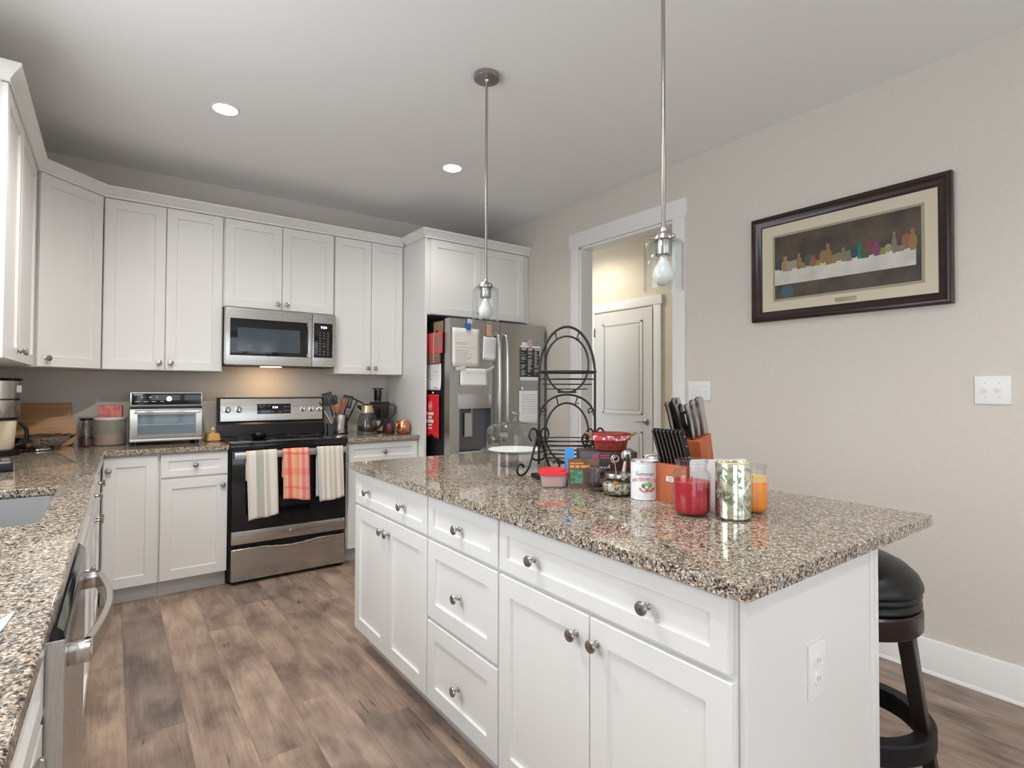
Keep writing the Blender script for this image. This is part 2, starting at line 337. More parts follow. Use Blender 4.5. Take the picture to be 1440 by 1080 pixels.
# left wall with the window over the sink and a patio opening further back
wl = MB()
wl.box(XW - .1, YREAR, 0, XW, -2.6, HC); wl.box(XW - .1, -2.6, 2.1, XW, -.6, HC); wl.box(XW - .1, -.6, 0, XW, 1.05, HC)
wl.box(XW - .1, 1.05, 0, XW, 2.45, 1.08); wl.box(XW - .1, 1.05, 2.2, XW, 2.45, HC); wl.box(XW - .1, 2.45, 0, XW, YB, HC)
struct(wl.build('wall_left', 'wall'), 'greige wall behind the sink counter', 'wall')
wr = MB()
wr.box(XW, YREAR - .1, 0, -.5, YREAR, HC); wr.box(-.5, YREAR - .1, 0, 2.75, YREAR, .7); wr.box(-.5, YREAR - .1, 2.2, 2.75, YREAR, HC); wr.box(1.2, YREAR - .1, .7, 1.35, YREAR, 2.2); wr.box(2.75, YREAR - .1, 0, XR, YREAR, HC)
struct(wr.build('wall_rear', 'wall'), 'greige wall behind the camera', 'wall')
OY0, OY1, OZ = 2.252, 3.157, 2.392
wt = .118
rw = MB()
rw.box(XR, YREAR, 0, XR + wt, OY0, HC); rw.box(XR, OY1, 0, XR + wt, YB + .1, HC); rw.box(XR, OY0, OZ, XR + wt, OY1, HC)
struct(rw.build('wall_right', 'wall'), 'greige wall carrying the framed print', 'wall')
hw = MB()
hw.box(XH, 2.0, 0, XH + .1, 5.5, HC); hw.box(XR + wt, 1.9, 0, XH + .1, 2.0, HC); hw.box(XR + wt, 5.5, 0, XH + .1, 5.6, HC)
struct(hw.build('wall_hall', 'hallwall'), 'cream wall of the hall beyond the opening', 'wall')
# window frames (out of frame)
def window(n, o0, o1, z0, z1, fixed, axis):
    b = MB(); t = .05
    def bx(a0, c0, a1, c1, d0=-.06, d1=.0):
        if axis == 'x': b.box(fixed + d0, a0, c0, fixed + d1, a1, c1)
        else: b.box(a0, fixed + d0, c0, a1, fixed + d1, c1)
    bx(o0, z0, o0 + t, z1); bx(o1 - t, z0, o1, z1); bx(o0, z0, o1, z0 + t); bx(o0, z1 - t, o1, z1); mid = (z0 + z1) / 2; bx(o0, mid - .02, o1, mid + .02, -.05, -.01)
    struct(b.build('window_%d' % n, 'trim'))
window(1, 1.05, 2.45, 1.08, 2.2, XW - .02, 'x'); window(2, -.5, 1.2, .7, 2.2, YREAR - .02, 'y'); window(3, 1.35, 2.75, .7, 2.2, YREAR - .02, 'y')
# baseboards
b = MB(); b.prism([(0, 0), (-.014, 0), (-.014, .018), (-.013, .022), (-.013, .143), (-.008, .152), (0, .152)], 'y', YREAR, OY0 - .09, mx=T(XR, 0, 0)); b.prism([(0, 0), (-.020, 0), (-.018, .010), (-.012, .018), (0, .018)], 'y', YREAR, OY0 - .09, mx=T(XR, 0, 0))
struct(b.build('baseboard_right', 'trim'), 'tall white baseboard along the right wall', 'baseboard')
b = MB(); b.prism([(0, 0), (-.013, 0), (-.013, .143), (-.008, .152), (0, .152)], 'y', OY1 + .09, 3.78, mx=T(XR, 0, 0)); struct(b.build('baseboard_right', 'trim'), 'short white baseboard between opening and fridge', 'baseboard')
# opening: casing on the kitchen side and the lining of the opening
b = MB(); t = .018
b.box(XR - t, OY0 - .088, 0, XR, OY0 + .004, OZ + .004, .0015); b.box(XR - t, OY1 - .004, 0, XR, OY1 + .088, OZ + .004, .0015)
b.box(XR - t - .006, OY0 - .104, OZ, XR, OY1 + .104, OZ + .118, .0015)
struct(b.build('trim_1', 'trim'), 'white flat casing around the wall opening', 'trim')
b = MB(); b.box(XR - .002, OY0 - .001, 0, XR + wt + .004, OY0 + .018, OZ); b.box(XR - .002, OY1 - .018, 0, XR + wt + .004, OY1 + .001, OZ); b.box(XR - .002, OY0, OZ - .018, XR + wt + .004, OY1, OZ + .001)
struct(b.build('trim_2', 'trim'), 'white lining inside the wall opening', 'trim')
# hall door with casing
DY0, DY1, DZ = 3.402, 4.165, 2.065
d1 = bpy.data.objects.new('door_1', None); C.objects.link(d1); d1.location = (XH - .03, (DY0 + DY1) / 2, 0); struct(d1, 'white panelled door with lever handle in the hall', 'door')
hwid = (DY1 - DY0) / 2
b = MB(); b.box(0, -hwid, .01, .028, hwid, DZ)
dp = b.build('door_leaf', 'door', d1)
def raised(z0, z1, y0, y1):
    bb = bmesh.new()
    L = []
    for i, x in ((0, 0), (.012, .009), (.030, .009), (.045, -.001)):
        L.append([bb.verts.new(q) for q in ((x, y0 + i, z0 + i), (x, y1 - i, z0 + i), (x, y1 - i, z1 - i), (x, y0 + i, z1 - i))])
    for A, B in zip(L, L[1:]):
        for k in range(4): bb.faces.new((A[k], A[(k + 1) % 4], B[(k + 1) % 4], B[k]))
    bb.faces.new(L[-1]); return bb
b = MB()
for z0, z1 in ((.20, .86), (1.02, 1.95)):
    # raised moulding frame standing on the leaf
    for a in ((-hwid + .115, z0, hwid - .115, z0 + .022), (-hwid + .115, z1 - .022, hwid - .115, z1), (-hwid + .115, z0, -hwid + .137, z1), (hwid - .137, z0, hwid - .115, z1)): b.box(-.008, a[0], a[1], 0, a[2], a[3], .003)
    b.box(-.006, -hwid + .16, z0 + .045, 0, hwid - .16, z1 - .045, .0055)
b.build('door_panel_moulding', 'door', d1)
b = MB(); b.lathe([(0, 0), (.030, 0), (.030, .008), (.012, .014), (.011, .045), (0, .047)], 24, T(0, -hwid + .07, .955) @ RY(-90)); b.tube([(-.042, -hwid + .07, .955), (-.046, -hwid + .09, .955), (-.046, -hwid + .185, .952)], [.010, .009, .007], 10)
b.build('lever_handle', 'nickel', d1)
for z in (.98, 1.87): b = MB(); b.box(-.004, hwid - .004, z - .045, .01, hwid + .012, z + .045, .002); b.tube([(-.006, hwid + .004, z - .047), (-.006, hwid + .004, z + .047)], .006, 8); b.build('hinge', 'brass' if z < 1 else 'nickel', d1)
b = MB(); b.box(XH - .022, DY0 - .095, 0, XH, DY0 - .006, DZ + .02, .0015); b.box(XH - .022, DY1 + .012, 0, XH, DY1 + .10, DZ + .02, .0015); b.box(XH - .028, DY0 - .11, DZ + .018, XH, DY1 + .115, DZ + .105, .0015)
struct(b.build('trim_3', 'trim'), 'white casing around the hall door', 'trim')

# ------------------------------------------------------------------ cabinets
KN = MB().lathe([(0, 0), (.009, 0), (.009, .002), (.0055, .005), (.005, .014), (.008, .018), (.0155, .0215), (.0165, .025), (.0145, .0285), (.008, .0305), (0, .031)], 24, RX(90)).build('knob', 'nickel')
KN_ME = KN.data; bpy.data.objects.remove(KN)
def knob(parent, x, z, y=0):
    o = bpy.data.objects.new('knob', KN_ME); C.objects.link(o); o.parent = parent; o.location = (x, y, z); return o
def cabinet(name, label, cat, loc, rz, w, h, d, fronts, toe=.1, group=None, open_top=False, x0=0, fill=None):
    """local: X along the front (left to right), Y into the cabinet, Z up; fronts = (kind, x0, z0, x1, z1, [(kx, kz)...])"""
    t = thing(name, label, cat, loc, rz, group)
    b = MB(); zb = toe if toe else 0
    if open_top:
        b.box(x0, .0205, zb, x0 + .018, d, h); b.box(w - .018, .0205, zb, w, d, h); b.box(x0, d - .012, zb, w, d, h); b.box(x0, .0205, zb, w, d, zb + .018); b.box(x0, .0205, h - .10, w, .038, h)
    else: b.box(x0, .0205, zb, w, d, h)
    b.build('carcass', 'cab', t)
    if toe: MB().box(x0, .075, 0, w, .09, toe - .0005).build('toe_kick', 'toe', t)
    if fill: MB().box(fill[0], .004, zb, fill[1], .0204, h).build('filler_strip', 'cab', t)
    for kind, a, z0, bb, z1, kn in fronts:
        rail = .058 if (z1 - z0) > .2 else .040
        f = MB().shaker(a, z0, bb, z1, rail=rail).build(kind, 'cab', t)
        for kx, kz in kn: knob(f, kx, kz)
    return t
BW = 'wall cabinets along the back wall'; BB = 'base cabinets along the back wall'; IS = 'island cabinets'
H0, H1 = 1.380, 2.448                    # wall cabinets
# back wall, from the corner to the fridge
cabinet('wall_cabinet', 'white two-door wall cabinet above the toaster oven', 'cabinet', (-.048, YU, H0), 0, .663, H1 - H0, .31,
        [('door', .004, .003, .326, 1.064, [(.297, .05)]), ('door', .331, .003, .655, 1.064, [(.362, .05)])], 0, BW)
cabinet('wall_cabinet', 'short white two-door cabinet directly above the microwave', 'cabinet', (.618, YU, 1.832), 0, .762, H1 - 1.832, .31,
        [('door', .006, .003, .379, .612, [(.350, .045)]), ('door', .383, .003, .756, .612, [(.412, .045)])], 0, BW)
cabinet('wall_cabinet', 'white two-door wall cabinet between microwave and fridge', 'cabinet', (1.383, YU, H0), 0, .572, H1 - H0, .31,
        [('door', .003, .003, .294, 1.064, [(.266, .05)]), ('door', .298, .003, .566, 1.064, [(.326, .05)])], 0, BW)
# left wall
cabinet('wall_cabinet', 'narrow white wall cabinet nearest the sink window', 'cabinet', (-.335, 2.828, H0), R(90), .452, H1 - H0, .33,
        [('door', .004, .003, .448, 1.064, [(.418, .05)])], 0, 'wall cabinets on the left wall')
cabinet('wall_cabinet', 'white wall cabinet between sink window and corner cabinet', 'cabinet', (-.335, 3.283, H0), R(90), .608, H1 - H0, .33,
        [('door', .004, .003, .590, 1.064, [(.036, .05)])], 0, 'wall cabinets on the left wall')
# diagonal corner cabinet
ca, cb = Vector((-.335, 3.895)), Vector((-.052, YU)); dv = cb - ca; ang = math.atan2(dv.y, dv.x); ln = dv.length
t = thing('corner_wall_cabinet', 'white diagonal corner wall cabinet over the cutting boards', 'cabinet', (ca.x, ca.y, H0), ang)
inv = Matrix.Rotation(-ang, 3, 'Z')
def loc2(x, y): v = inv @ Vector((x - ca.x, y - ca.y, 0)); return (v.x, v.y)
b = MB(); b.prism([loc2(*q) for q in ((-.352, 3.898), (-.060, YU + .020), (-.052, YU + .05), (-.052, YB - .004), (XW + .004, YB - .004), (XW + .004, 3.898))], 'z', 0, H1 - H0, mx=T(0, .0, 0)); b.build('carcass', 'cab', t)
f = MB().shaker(.010, .003, ln - .008, 1.064, t=.018, y=-.010).build('door', 'cab', t); knob(f, .055, .05, -.010)
# crown mouldings
def offset_path(path, off):
    """offset a 2D polyline to its right-hand side"""
    out = []
    n = len(path)
    def nrm(a, b): d = (b - a).normalized(); return Vector((d.y, -d.x))
    for i, p in enumerate(path):
        if i == 0: out.append(p + nrm(path[0], path[1]) * off); continue
        if i == n - 1: out.append(p + nrm(path[-2], path[-1]) * off); continue
        n1, n2 = nrm(path[i - 1], p), nrm(p, path[i + 1]); k = n1 + n2; out.append(p + k * (off / (k.dot(n1))))
    return out
def crown(name, label, pts, z):
    prof = [(-.016, 0), (.004, 0), (.004, .012), (.008, .016), (.016, .030), (.034, .050), (.040, .054), (.040, .066), (-.016, .066)]
    path = [Vector(p) for p in pts]; b = bmesh.new(); rows = []
    for o, h in prof: rows.append([b.verts.new((q.x, q.y, z + h)) for q in offset_path(path, o)])
    for A, B in list(zip(rows, rows[1:])) + [(rows[-1], rows[0])]:
        for k in range(len(pts) - 1): b.faces.new((A[k], A[k + 1], B[k + 1], B[k]))
    b.faces.new([r[0] for r in rows]); b.faces.new([r[-1] for r in rows][::-1])
    mb = MB(); mb._add(b); return tag(mb.build(name, 'cab'), label, 'moulding')
ZC = H1 + .0005
crown('crown_moulding', 'white crown moulding running around the tops of the wall cabinets', [(XW + .003, 2.826), (-.333, 2.826), (-.333, 3.890), (-.050, YU - .003), (1.956, YU - .003)], ZC)
crown('crown_moulding', 'white crown moulding on top of the fridge cabinet', [(1.957, 4.145), (1.957, YC - .003), (XR - .003, YC - .003)], ZC)
tag(MB().box(1.958, YC + .002, 0, 1.977, YB - .003, H1, .001).build('fridge_side_panel', 'cab'), 'tall white panel between right counter and fridge', 'panel')
cabinet('over_fridge_cabinet', 'white two-door cabinet above the refrigerator', 'cabinet', (1.979, YC, 1.852), 0, 1.006, H1 - 1.852, .69,
        [('door', .028, .003, .497, .592, [(.465, .05)]), ('door', .501, .003, .950, .592, [(.533, .05)])], 0)
# base run, back wall
cabinet('base_cabinet', 'white corner base cabinet left of the drawer cabinet', 'cabinet', (-.034, YF, 0), 0, .279, .874, .60,
        [('door', .006, .105, .268, .862, [(.030, .79)])], .1, BB)
cabinet('base_cabinet', 'white base cabinet with one drawer and door left of range', 'cabinet', (.247, YF, 0), 0, .368, .874, .60,
        [('drawer', .004, .725, .364, .862, [(.184, .793)]), ('door', .004, .105, .364, .712, [(.336, .655)])], .1, BB)
cabinet('base_cabinet', 'white base cabinet with wide drawer right of range', 'cabinet', (1.388, YF, 0), 0, .568, .874, .60,
        [('drawer', .010, .725, .560, .862, [(.285, .793)]), ('door', .010, .105, .283, .712, [(.255, .655)]), ('door', .287, .105, .560, .712, [(.315, .655)])], .1, BB)
# base run, left wall (it runs one degree out of square)
SK = .018
def face(y): return -.034 - SK * (3.9 - y)
RL = R(90) - math.atan(SK)
LB = 'base cabinets along the sink wall'
cabinet('base_cabinet', 'white two-door two-drawer base cabinet beside the corner', 'cabinet', (face(2.745), 2.745, 0), RL, .915, .874, .56,
        [('drawer', .004, .725, .455, .862, [(.27, .793)]), ('drawer', .459, .725, .911, .862, [(.66, .793)]), ('door', .004, .105, .455, .712, [(.425, .655)]), ('door', .459, .105, .911, .712, [(.49, .655)])], .1, LB, fill=(.915, 1.135))
cabinet('sink_base_cabinet', 'white sink base cabinet under the steel sink', 'cabinet', (face(1.826), 1.826, 0), RL, .915, .874, .56,
        [('false_drawer_front', .004, .725, .911, .862, []), ('door', .004, .105, .455, .712, [(.425, .655)]), ('door', .459, .105, .911, .712, [(.49, .655)])], .1, LB, open_top=True)
cabinet('base_cabinet', 'white base cabinet on the near side of the dishwasher', 'cabinet', (face(.20), .20, 0), RL, 1.002, .874, .56,
        [('drawer', .004, .725, .998, .862, [(.3, .793), (.7, .793)]), ('door', .004, .105, .498, .712, [(.468, .655)]), ('door', .502, .105, .998, .712, [(.534, .655)])], .1, LB)
# island cabinets (fronts face -x)
XI = .978
def icab(label, ya, w, fronts): return cabinet('island_cabinet', label, 'cabinet', (XI, ya, 0), R(-90), w, .874, .60, fronts, .1, IS)
icab('far island cabinet with one wide drawer above two doors', 2.625, .757, [('drawer', .004, .712, .753, .862, [(.170, .784), (.545, .784)]), ('door', .004, .105, .375, .698, [(.347, .640)]), ('door', .379, .105, .753, .698, [(.407, .640)])])
icab('middle island cabinet with a stack of three drawers', 1.867, .470, [('drawer', .004, .712, .466, .862, [(.235, .784)]), ('drawer', .004, .412, .466, .698, [(.235, .548)]), ('drawer', .004, .105, .466, .398, [(.235, .235)])])
icab('near island cabinet with one wide drawer above two doors', 1.396, .790, [('drawer', .004, .712, .782, .862, [(.178, .784), (.585, .784)]), ('door', .004, .105, .397, .698, [(.352, .640)]), ('door', .401, .105, .790, .698, [(.427, .640)])])
t = thing('island_end_panel', 'flat white end panel of the island with outlet', 'panel', (1.0, .588, 0))
MB().box(.002, 0, 0, .592, .016, .874).build('panel_board', 'cab', t)
b = MB(); b.box(.592, -.006, 0, .612, .016, .874, .003); b.box(.570, -.003, 0, .592, 0, .874, .001); b.build('corner_strip', 'cab', t)
tag(MB().box(1.592, .606, .0, 1.610, 2.626, .874).build('island_back_panel', 'cab'), 'white back panel of the island behind the stool', 'panel')
t = thing('wall_outlet', 'white double electrical outlet on the island end panel', 'outlet', (1.277, .588, .648))
MB().box(-.037, -.006, -.060, .037, 0, .060, .0025).build('cover_plate', 'white', t)
for z in (-.02, .02):
    r_ = MB().prism([(.014 * math.cos(a) , z + .015 * math.sin(a)) for a in [k * math.pi / 8 for k in range(16)]], 'y', -.0085, -.006).build('receptacle', 'white', t)
    b = MB(); b.box(-.006, -.0092, z - .003, -.0045, -.0084, z + .007); b.box(.0045, -.0092, z - .003, .006, -.0084, z + .005); b.build('socket_slot', 'ink', r_)

# ------------------------------------------------------------------ worktops and sink
def slab(name, outer, holes, z0, z1, label, cat='countertop'):
    b = bmesh.new(); E = []
    for lp in [outer] + holes:
        vs = [b.verts.new((x, y, z1)) for x, y in lp]
        for k in range(len(vs)): E.append(b.edges.new((vs[k], vs[(k + 1) % len(vs)])))
    g = bmesh.ops.triangle_fill(b, use_beauty=True, edges=E)
    fs = [f for f in g['geom'] if isinstance(f, bmesh.types.BMFace)]
    ex = bmesh.ops.extrude_face_region(b, geom=fs)
    for v in ex['geom']:
        if isinstance(v, bmesh.types.BMVert): v.co.z = z0
    mb = MB(); mb._add(b); o = mb.build(name, 'granite'); bevel(o, .004); return tag(o, label, cat)
def edge(y): return face(y) + .013
sx0, sx1, sy0, sy1 = -.555, -.150, 1.93, 2.61
def rr(x0, y0, x1, y1, r, n=5):
    out = []
    for cx, cy, a0 in ((x1 - r, y1 - r, 0), (x0 + r, y1 - r, 90), (x0 + r, y0 + r, 180), (x1 - r, y0 + r, 270)):
        for k in range(n + 1): a = R(a0 + 90 * k / n); out.append((cx + r * math.cos(a), cy + r * math.sin(a)))
    return out
slab('countertop', [(XW + .003, .19), (edge(.19), .19), (edge(YF - .026), YF - .026), (.6165, YF - .026), (.6165, YB - .003), (XW + .003, YB - .003)], [rr(sx0, sy0, sx1, sy1, .03)], CT - .031, CT, 'L-shaped speckled granite countertop with the sink cut-out')
slab('countertop', [(1.386, YF - .026), (1.9575, YF - .026), (1.9575, YB - .003), (1.386, YB - .003)], [], CT - .031, CT, 'short speckled granite countertop between range and fridge panel')
slab('island_countertop', rr(.948, .558, 1.942, 2.634, .008, 3), [], CT - .031, CT, 'speckled granite slab on top of the island')
b = MB()
b2 = bmesh.new(); Ls = []
for i, (ins, z) in enumerate(((-.02, CT - .0318), (-.004, CT - .0318), (-.004, CT - .036), (.012, CT - .20), (.045, CT - .225), (.15, CT - .227))):
    Ls.append([b2.verts.new((x, y, z)) for x, y in rr(sx0 + ins, sy0 + ins, sx1 - ins, sy1 - ins, max(.02, .04 - ins * .2))])
for A, B in zip(Ls, Ls[1:]):
    for k in range(len(A)): b2.faces.new((A[k], A[(k + 1) % len(A)], B[(k + 1) % len(B)], B[k]))
b2.faces.new(Ls[-1]); b._add(b2, smooth=True)
sk = thing('kitchen_sink', 'undermount stainless steel sink in the left countertop', 'sink', (0, 0, 0)); b.build('basin', mat('satin_sink_steel', (.46, .46, .45), .42, 1), sk)
MB().lathe([(0, 0), (.040, 0), (.042, .003), (.030, .004), (.026, .002), (0, .001)], 24, T((sx0 + sx1) / 2, (sy0 + sy1) / 2, CT - .2265)).build('drain', 'chrome', sk)

# ------------------------------------------------------------------ range
t = thing('electric_range', 'stainless steel range with black glass top and backguard', 'range', (.6215, YF - .02, 0))
RW = .757
MB().box(.0, .045, .018, RW, .60, .895).build('body', 'black', t)
b = MB(); b.box(-.002, -.012, .898, RW + .002, .575, .918, .004); b.box(0, -.006, .868, RW, .06, .899, .003)
ck = b.build('cooktop', 'blackgloss', t)
b = MB()
for x, y, r in ((.19, .15, .11), (.57, .15, .085), (.19, .42, .075), (.57, .42, .11)): b.lathe([(r, .9183), (r + .002, .9184), (r + .002, .9181)], 40, T(x, y, 0), closed=True)
b.build('burner_ring', 'ink', ck)
df = MB().box(.012, .0, .345, RW - .012, .045, .862, .003).build('oven_door', 'blackgloss', t)
MB().box(.012, -.004, .262, RW - .012, .044, .344, .003).build('door_trim_band', 'steel', df)
b = MB(); b.lathe([(0, 0), (.013, 0), (.0145, .001), (.013, .002), (0, .0018)], 24, T(RW / 2, -.004, .303) @ RX(90)); b.tube([(RW / 2 + .0095 * math.cos(k / 20 * 6.28), -.0062, .303 + .0095 * math.sin(k / 20 * 6.28)) for k in range(20)], .0007, 5, True); b.build('emblem', 'nickel', df)
b = MB(); b.box(.018, -.048, .812, RW - .018, -.030, .858, .007)
for x in (.03, RW - .045): b.box(x, -.036, .820, x + .018, .002, .850, .003)
b.build('door_handle', 'steel', df)
# storage drawer with a dipped top edge
top = [(.012, .232)] + [(.20 + .358 * k / 12, .232 - .016 * math.sin(math.pi * k / 12)) for k in range(13)] + [(RW - .012, .232)]
b = MB(); b.prism([(.012, .026)] + [(RW - .012, .026)] + top[::-1], 'y', -.004, .044); bevel(b.build('storage_drawer', 'steel', t), .003)
b = MB(); b.box(.03, .02, 0, .06, .05, .018); b.box(RW - .06, .02, 0, RW - .03, .05, .018); b.box(.03, .55, 0, .06, .58, .018); b.box(RW - .06, .55, 0, RW - .03, .58, .018); b.build('foot', 'black', t)
# backguard
b = MB(); b.prism([(.50, .918), (.535, .918), (.60, .918), (.60, 1.192), (.585, 1.200), (.556, 1.195), (.538, 1.020), (.522, 1.00)], 'x', .0, RW, .003); bgd = b.build('backguard', 'black', t)
# steel control face, sloped
def onbg(x, z): yy = .5315 + (z - 1.03) / (1.19 - 1.03) * .0175; return yy
b = MB(); b.prism([(onbg(0, 1.030) - .004, 1.026), (onbg(0, 1.030), 1.026), (onbg(0, 1.186), 1.188), (onbg(0, 1.186) - .004, 1.188)], 'x', .018, RW - .014, .0012); b.build('control_panel', 'steel', bgd)
sl = math.degrees(math.atan(.0175 / .16))
def bgm(x, z, o=.004): return T(x, onbg(x, z) - o, z) @ RX(90 - sl)
b = MB(); b.mesh(MB().box(-.122, -.038, 0, .118, .038, .002, .0015).build('x', 'black').data, bgm(.385, 1.112)); b.build('display_window', 'blackgloss', bgd)
b = MB(); b.mesh(text_mesh('9:34', .022), bgm(.390, 1.122, .0066)); b.build('clock_digits', 'display', bgd)
b = MB()
for i, (x, z) in enumerate([(-.105, .026), (-.075, .026), (-.105, -.022), (-.075, -.022), (-.04, -.022), (-.005, -.022), (.04, -.022), (.075, .015), (.1, .015), (.075, -.018), (.1, -.018), (-.09, .012)]): b.mesh(MB().box(-.009, -.0016, 0, .009, .0016, .0004).build('x', 'ink').data, bgm(.385 + x, 1.112 + z, .0064))
b.build('button_marks', 'ink', bgd)
for x in (.068, .142, .600, .665, .728):
    k = MB().lathe([(0, 0), (.024, 0), (.024, .004), (.018, .006), (.016, .026), (.013, .029), (0, .029)], 24, bgm(x - .004, 1.110)).build('control_knob', 'chrome', bgd)
    MB().box(-.003, -.0165, .028, .003, .0165, .036, .001, bgm(x - .004, 1.110)).build('knob_grip', 'chrome', k)
for o in [o for o in bpy.data.objects if o.name.split('.')[0] == 'x']: bpy.data.objects.remove(o)
# pot-shaped spoon rest on the cooktop
t = thing('spoon_rest', 'small round black dish on the cooktop', 'dish', (.83, 4.08, .919))
MB().lathe([(0, 0), (.035, 0), (.048, .012), (.053, .03), (.050, .044), (.046, .046), (.044, .04), (.040, .02), (0, .012)], 28).build('bowl', 'blackgloss', t)
MB().tube([(-.01, 0, .045), (-.01, 0, .056), (.0, 0, .060), (.01, 0, .056), (.01, 0, .045)], .004, 8).build('lid_loop', 'blackgloss', t)

# towels over the oven handle
def towel(label, px0, px1, zb, mt, back=.18, wav=.006, seed=0, skew=0, zbr=None):
    zt = .8615; yh = YF - .02 - .039; rnd = random.Random(seed); ph = rnd.random() * 6; r = .0125
    zbr = zb if zbr is None else zbr
    def fn(u, v):
        x = px0 + (px1 - px0) * u
        bot = zb + (zbr - zb) * u
        L1, L2, A = back, (zt - .004) - bot, math.pi * r
        s = v * (L1 + L2 + A)
        wv = wav * math.sin(u * 7 + ph) + wav * .6 * math.sin(u * 15 + ph * 2)
        if s < L1: z = zt - r - (L1 - s); k = (L1 - s) / L1; return (x + skew * .3 * k, yh + r + .002 + abs(wv) * .3 * k, z)
        if s < L1 + A: a = (s - L1) / r; return (x, yh + r * math.cos(a), zt - r + r * math.sin(a) + .003)
        q = (s - L1 - A) / L2
        return (x + skew * q + .004 * q * math.sin(u * 9 + ph), yh - r - .003 - (abs(wv) + wav) * q * 1.2, zt - r - (s - L1 - A) + .003 * math.sin(u * 6 + ph) * q)
    o = MB().grid(fn, 22, 44).build('dish_towel', mt); solid(o, .003); return tag(o, label, 'towel', 'dish towels on the oven handle')
cr = (.70, .62, .52); wh = (.76, .72, .66); sg = (.47, .46, .38); gr = (.55, .50, .45)
towel('long cream towel with a sage stripe, leftmost on the oven handle', .706, .892, .428, stripes('towel_sage_stripe', 0, 1, ((0, cr), (.08, wh), (.30, sg), (.55, wh), (.60, (.62, .56, .52)), (.72, wh), (.92, cr))), seed=1, skew=.012, zbr=.452)
towel('orange and pink plaid towel in the middle of the oven handle', .930, 1.098, .545, stripes('towel_plaid', 0, 1, ((0, (.80, .42, .28)), (.16, (.86, .17, .15)), (.30, (.82, .50, .30)), (.46, (.84, .36, .20)), (.62, (.80, .52, .36)), (.70, (.85, .22, .24)), (.82, (.82, .46, .33)), (.93, (.80, .20, .30))), cross=((0, (1, 1, 1)), (.2, (1, .65, .65)), (.3, (1, 1, .95)), (.42, (.9, .45, .55)), (.45, (1, .95, .9)), (.62, (1, .62, .6)), (.70, (1, 1, 1)), (.84, (.95, .5, .6)), (.87, (1, .95, .9)))), seed=2, skew=.004, zbr=.520)
towel('cream and tan striped towel, rightmost on the oven handle', 1.152, 1.332, .495, stripes('towel_tan_stripe', 0, 1, ((0, (.62, .60, .62)), (.12, wh), (.24, (.66, .52, .36)), (.32, wh), (.45, (.60, .50, .38)), (.50, wh), (.62, (.68, .55, .40)), (.70, wh), (.84, (.66, .54, .42)), (.92, wh))), seed=3, skew=.012, zbr=.515, back=.330)

# ------------------------------------------------------------------ microwave
t = thing('microwave_oven', 'stainless steel microwave above the range', 'microwave', (.621, YU - .06, 1.425))
MW, MH = .756, .400
b = MB(); b.box(0, .03, .012, MW, .37, MH); b.build('body', 'steelv', t)
b = MB(); b.box(.002, .03, 0, MW - .002, .36, .0115); b.build('underside_grille', 'grille', t)
MB().lathe([(0, 0), (.075, 0), (.07, -.004), (0, -.005)], 24, T(.32, .12, -.0002)).build('cooktop_lamp', 'lens', t).data.materials[0] = mat('warm_lamp_lens', (1, .9, .7), .5, emit=(1, .75, .4), es=3)
dr = MB().box(.004, 0, .004, .578, .029, MH - .002, .004).build('door', 'steel', t)
b = MB(); b.box(.030, -.0025, .070, .540, .0, .325, .002); b.build('window_surround', 'blackgloss', dr)
b = MB(); b.box(.075, -.0032, .098, .490, -.0022, .262); b.build('window_pane', 'ovenwin', dr)
b = MB(); b.box(.542, -.030, .066, .570, -.020, .330, .004); b.box(.546, -.022, .075, .566, .001, .095, .002); b.box(.546, -.022, .30, .566, .001, .32, .002); b.build('door_handle', 'steelv', dr)
cpn = MB().box(.581, 0, .004, MW - .004, .029, MH - .002, .004).build('control_panel', 'steel', t)
MB().box(.590, -.002, .072, .728, 0, .330, .0015).build('keypad_plate', 'blackgloss', cpn)
b = MB(); b.mesh(text_mesh('9:34', .026), T(.662, -.0026, .298) @ RX(90)); b.build('clock_digits', 'display', cpn)
b = MB()
for r_ in range(9):
    for c_ in range(3):
        if r_ in (2, 5) and c_ == 1: continue
        b.box(.628 + c_ * .030, -.0026, .095 + r_ * .020, .640 + c_ * .030, -.002, .099 + r_ * .020)
b.build('button_marks', 'ink', cpn)
MB().lathe([(0, 0), (.010, 0), (.011, .001), (0, .0018)], 20, T(.36, -.0005, .362) @ RX(90)).build('emblem', 'nickel', dr)
area('microwave_lamp_light', (.94, YU + .10, 1.417), (R(25), 0, 0), .16, .08, 1.1, (1.0, .66, .36)).data.spread = R(170)

# ------------------------------------------------------------------ refrigerator
FX, FW = 2.031, .915; FY = 3.540
t = thing('refrigerator', 'stainless french-door refrigerator with ice and water dispenser', 'refrigerator', (FX, FY, 0))
MB().box(0, .085, .02, FW, .88, 1.795, .004).build('case', 'blackmatte', t)
MB().box(.02, .10, 0, FW - .02, .85, .02).build('base_grille', 'black', t)
ld = MB()
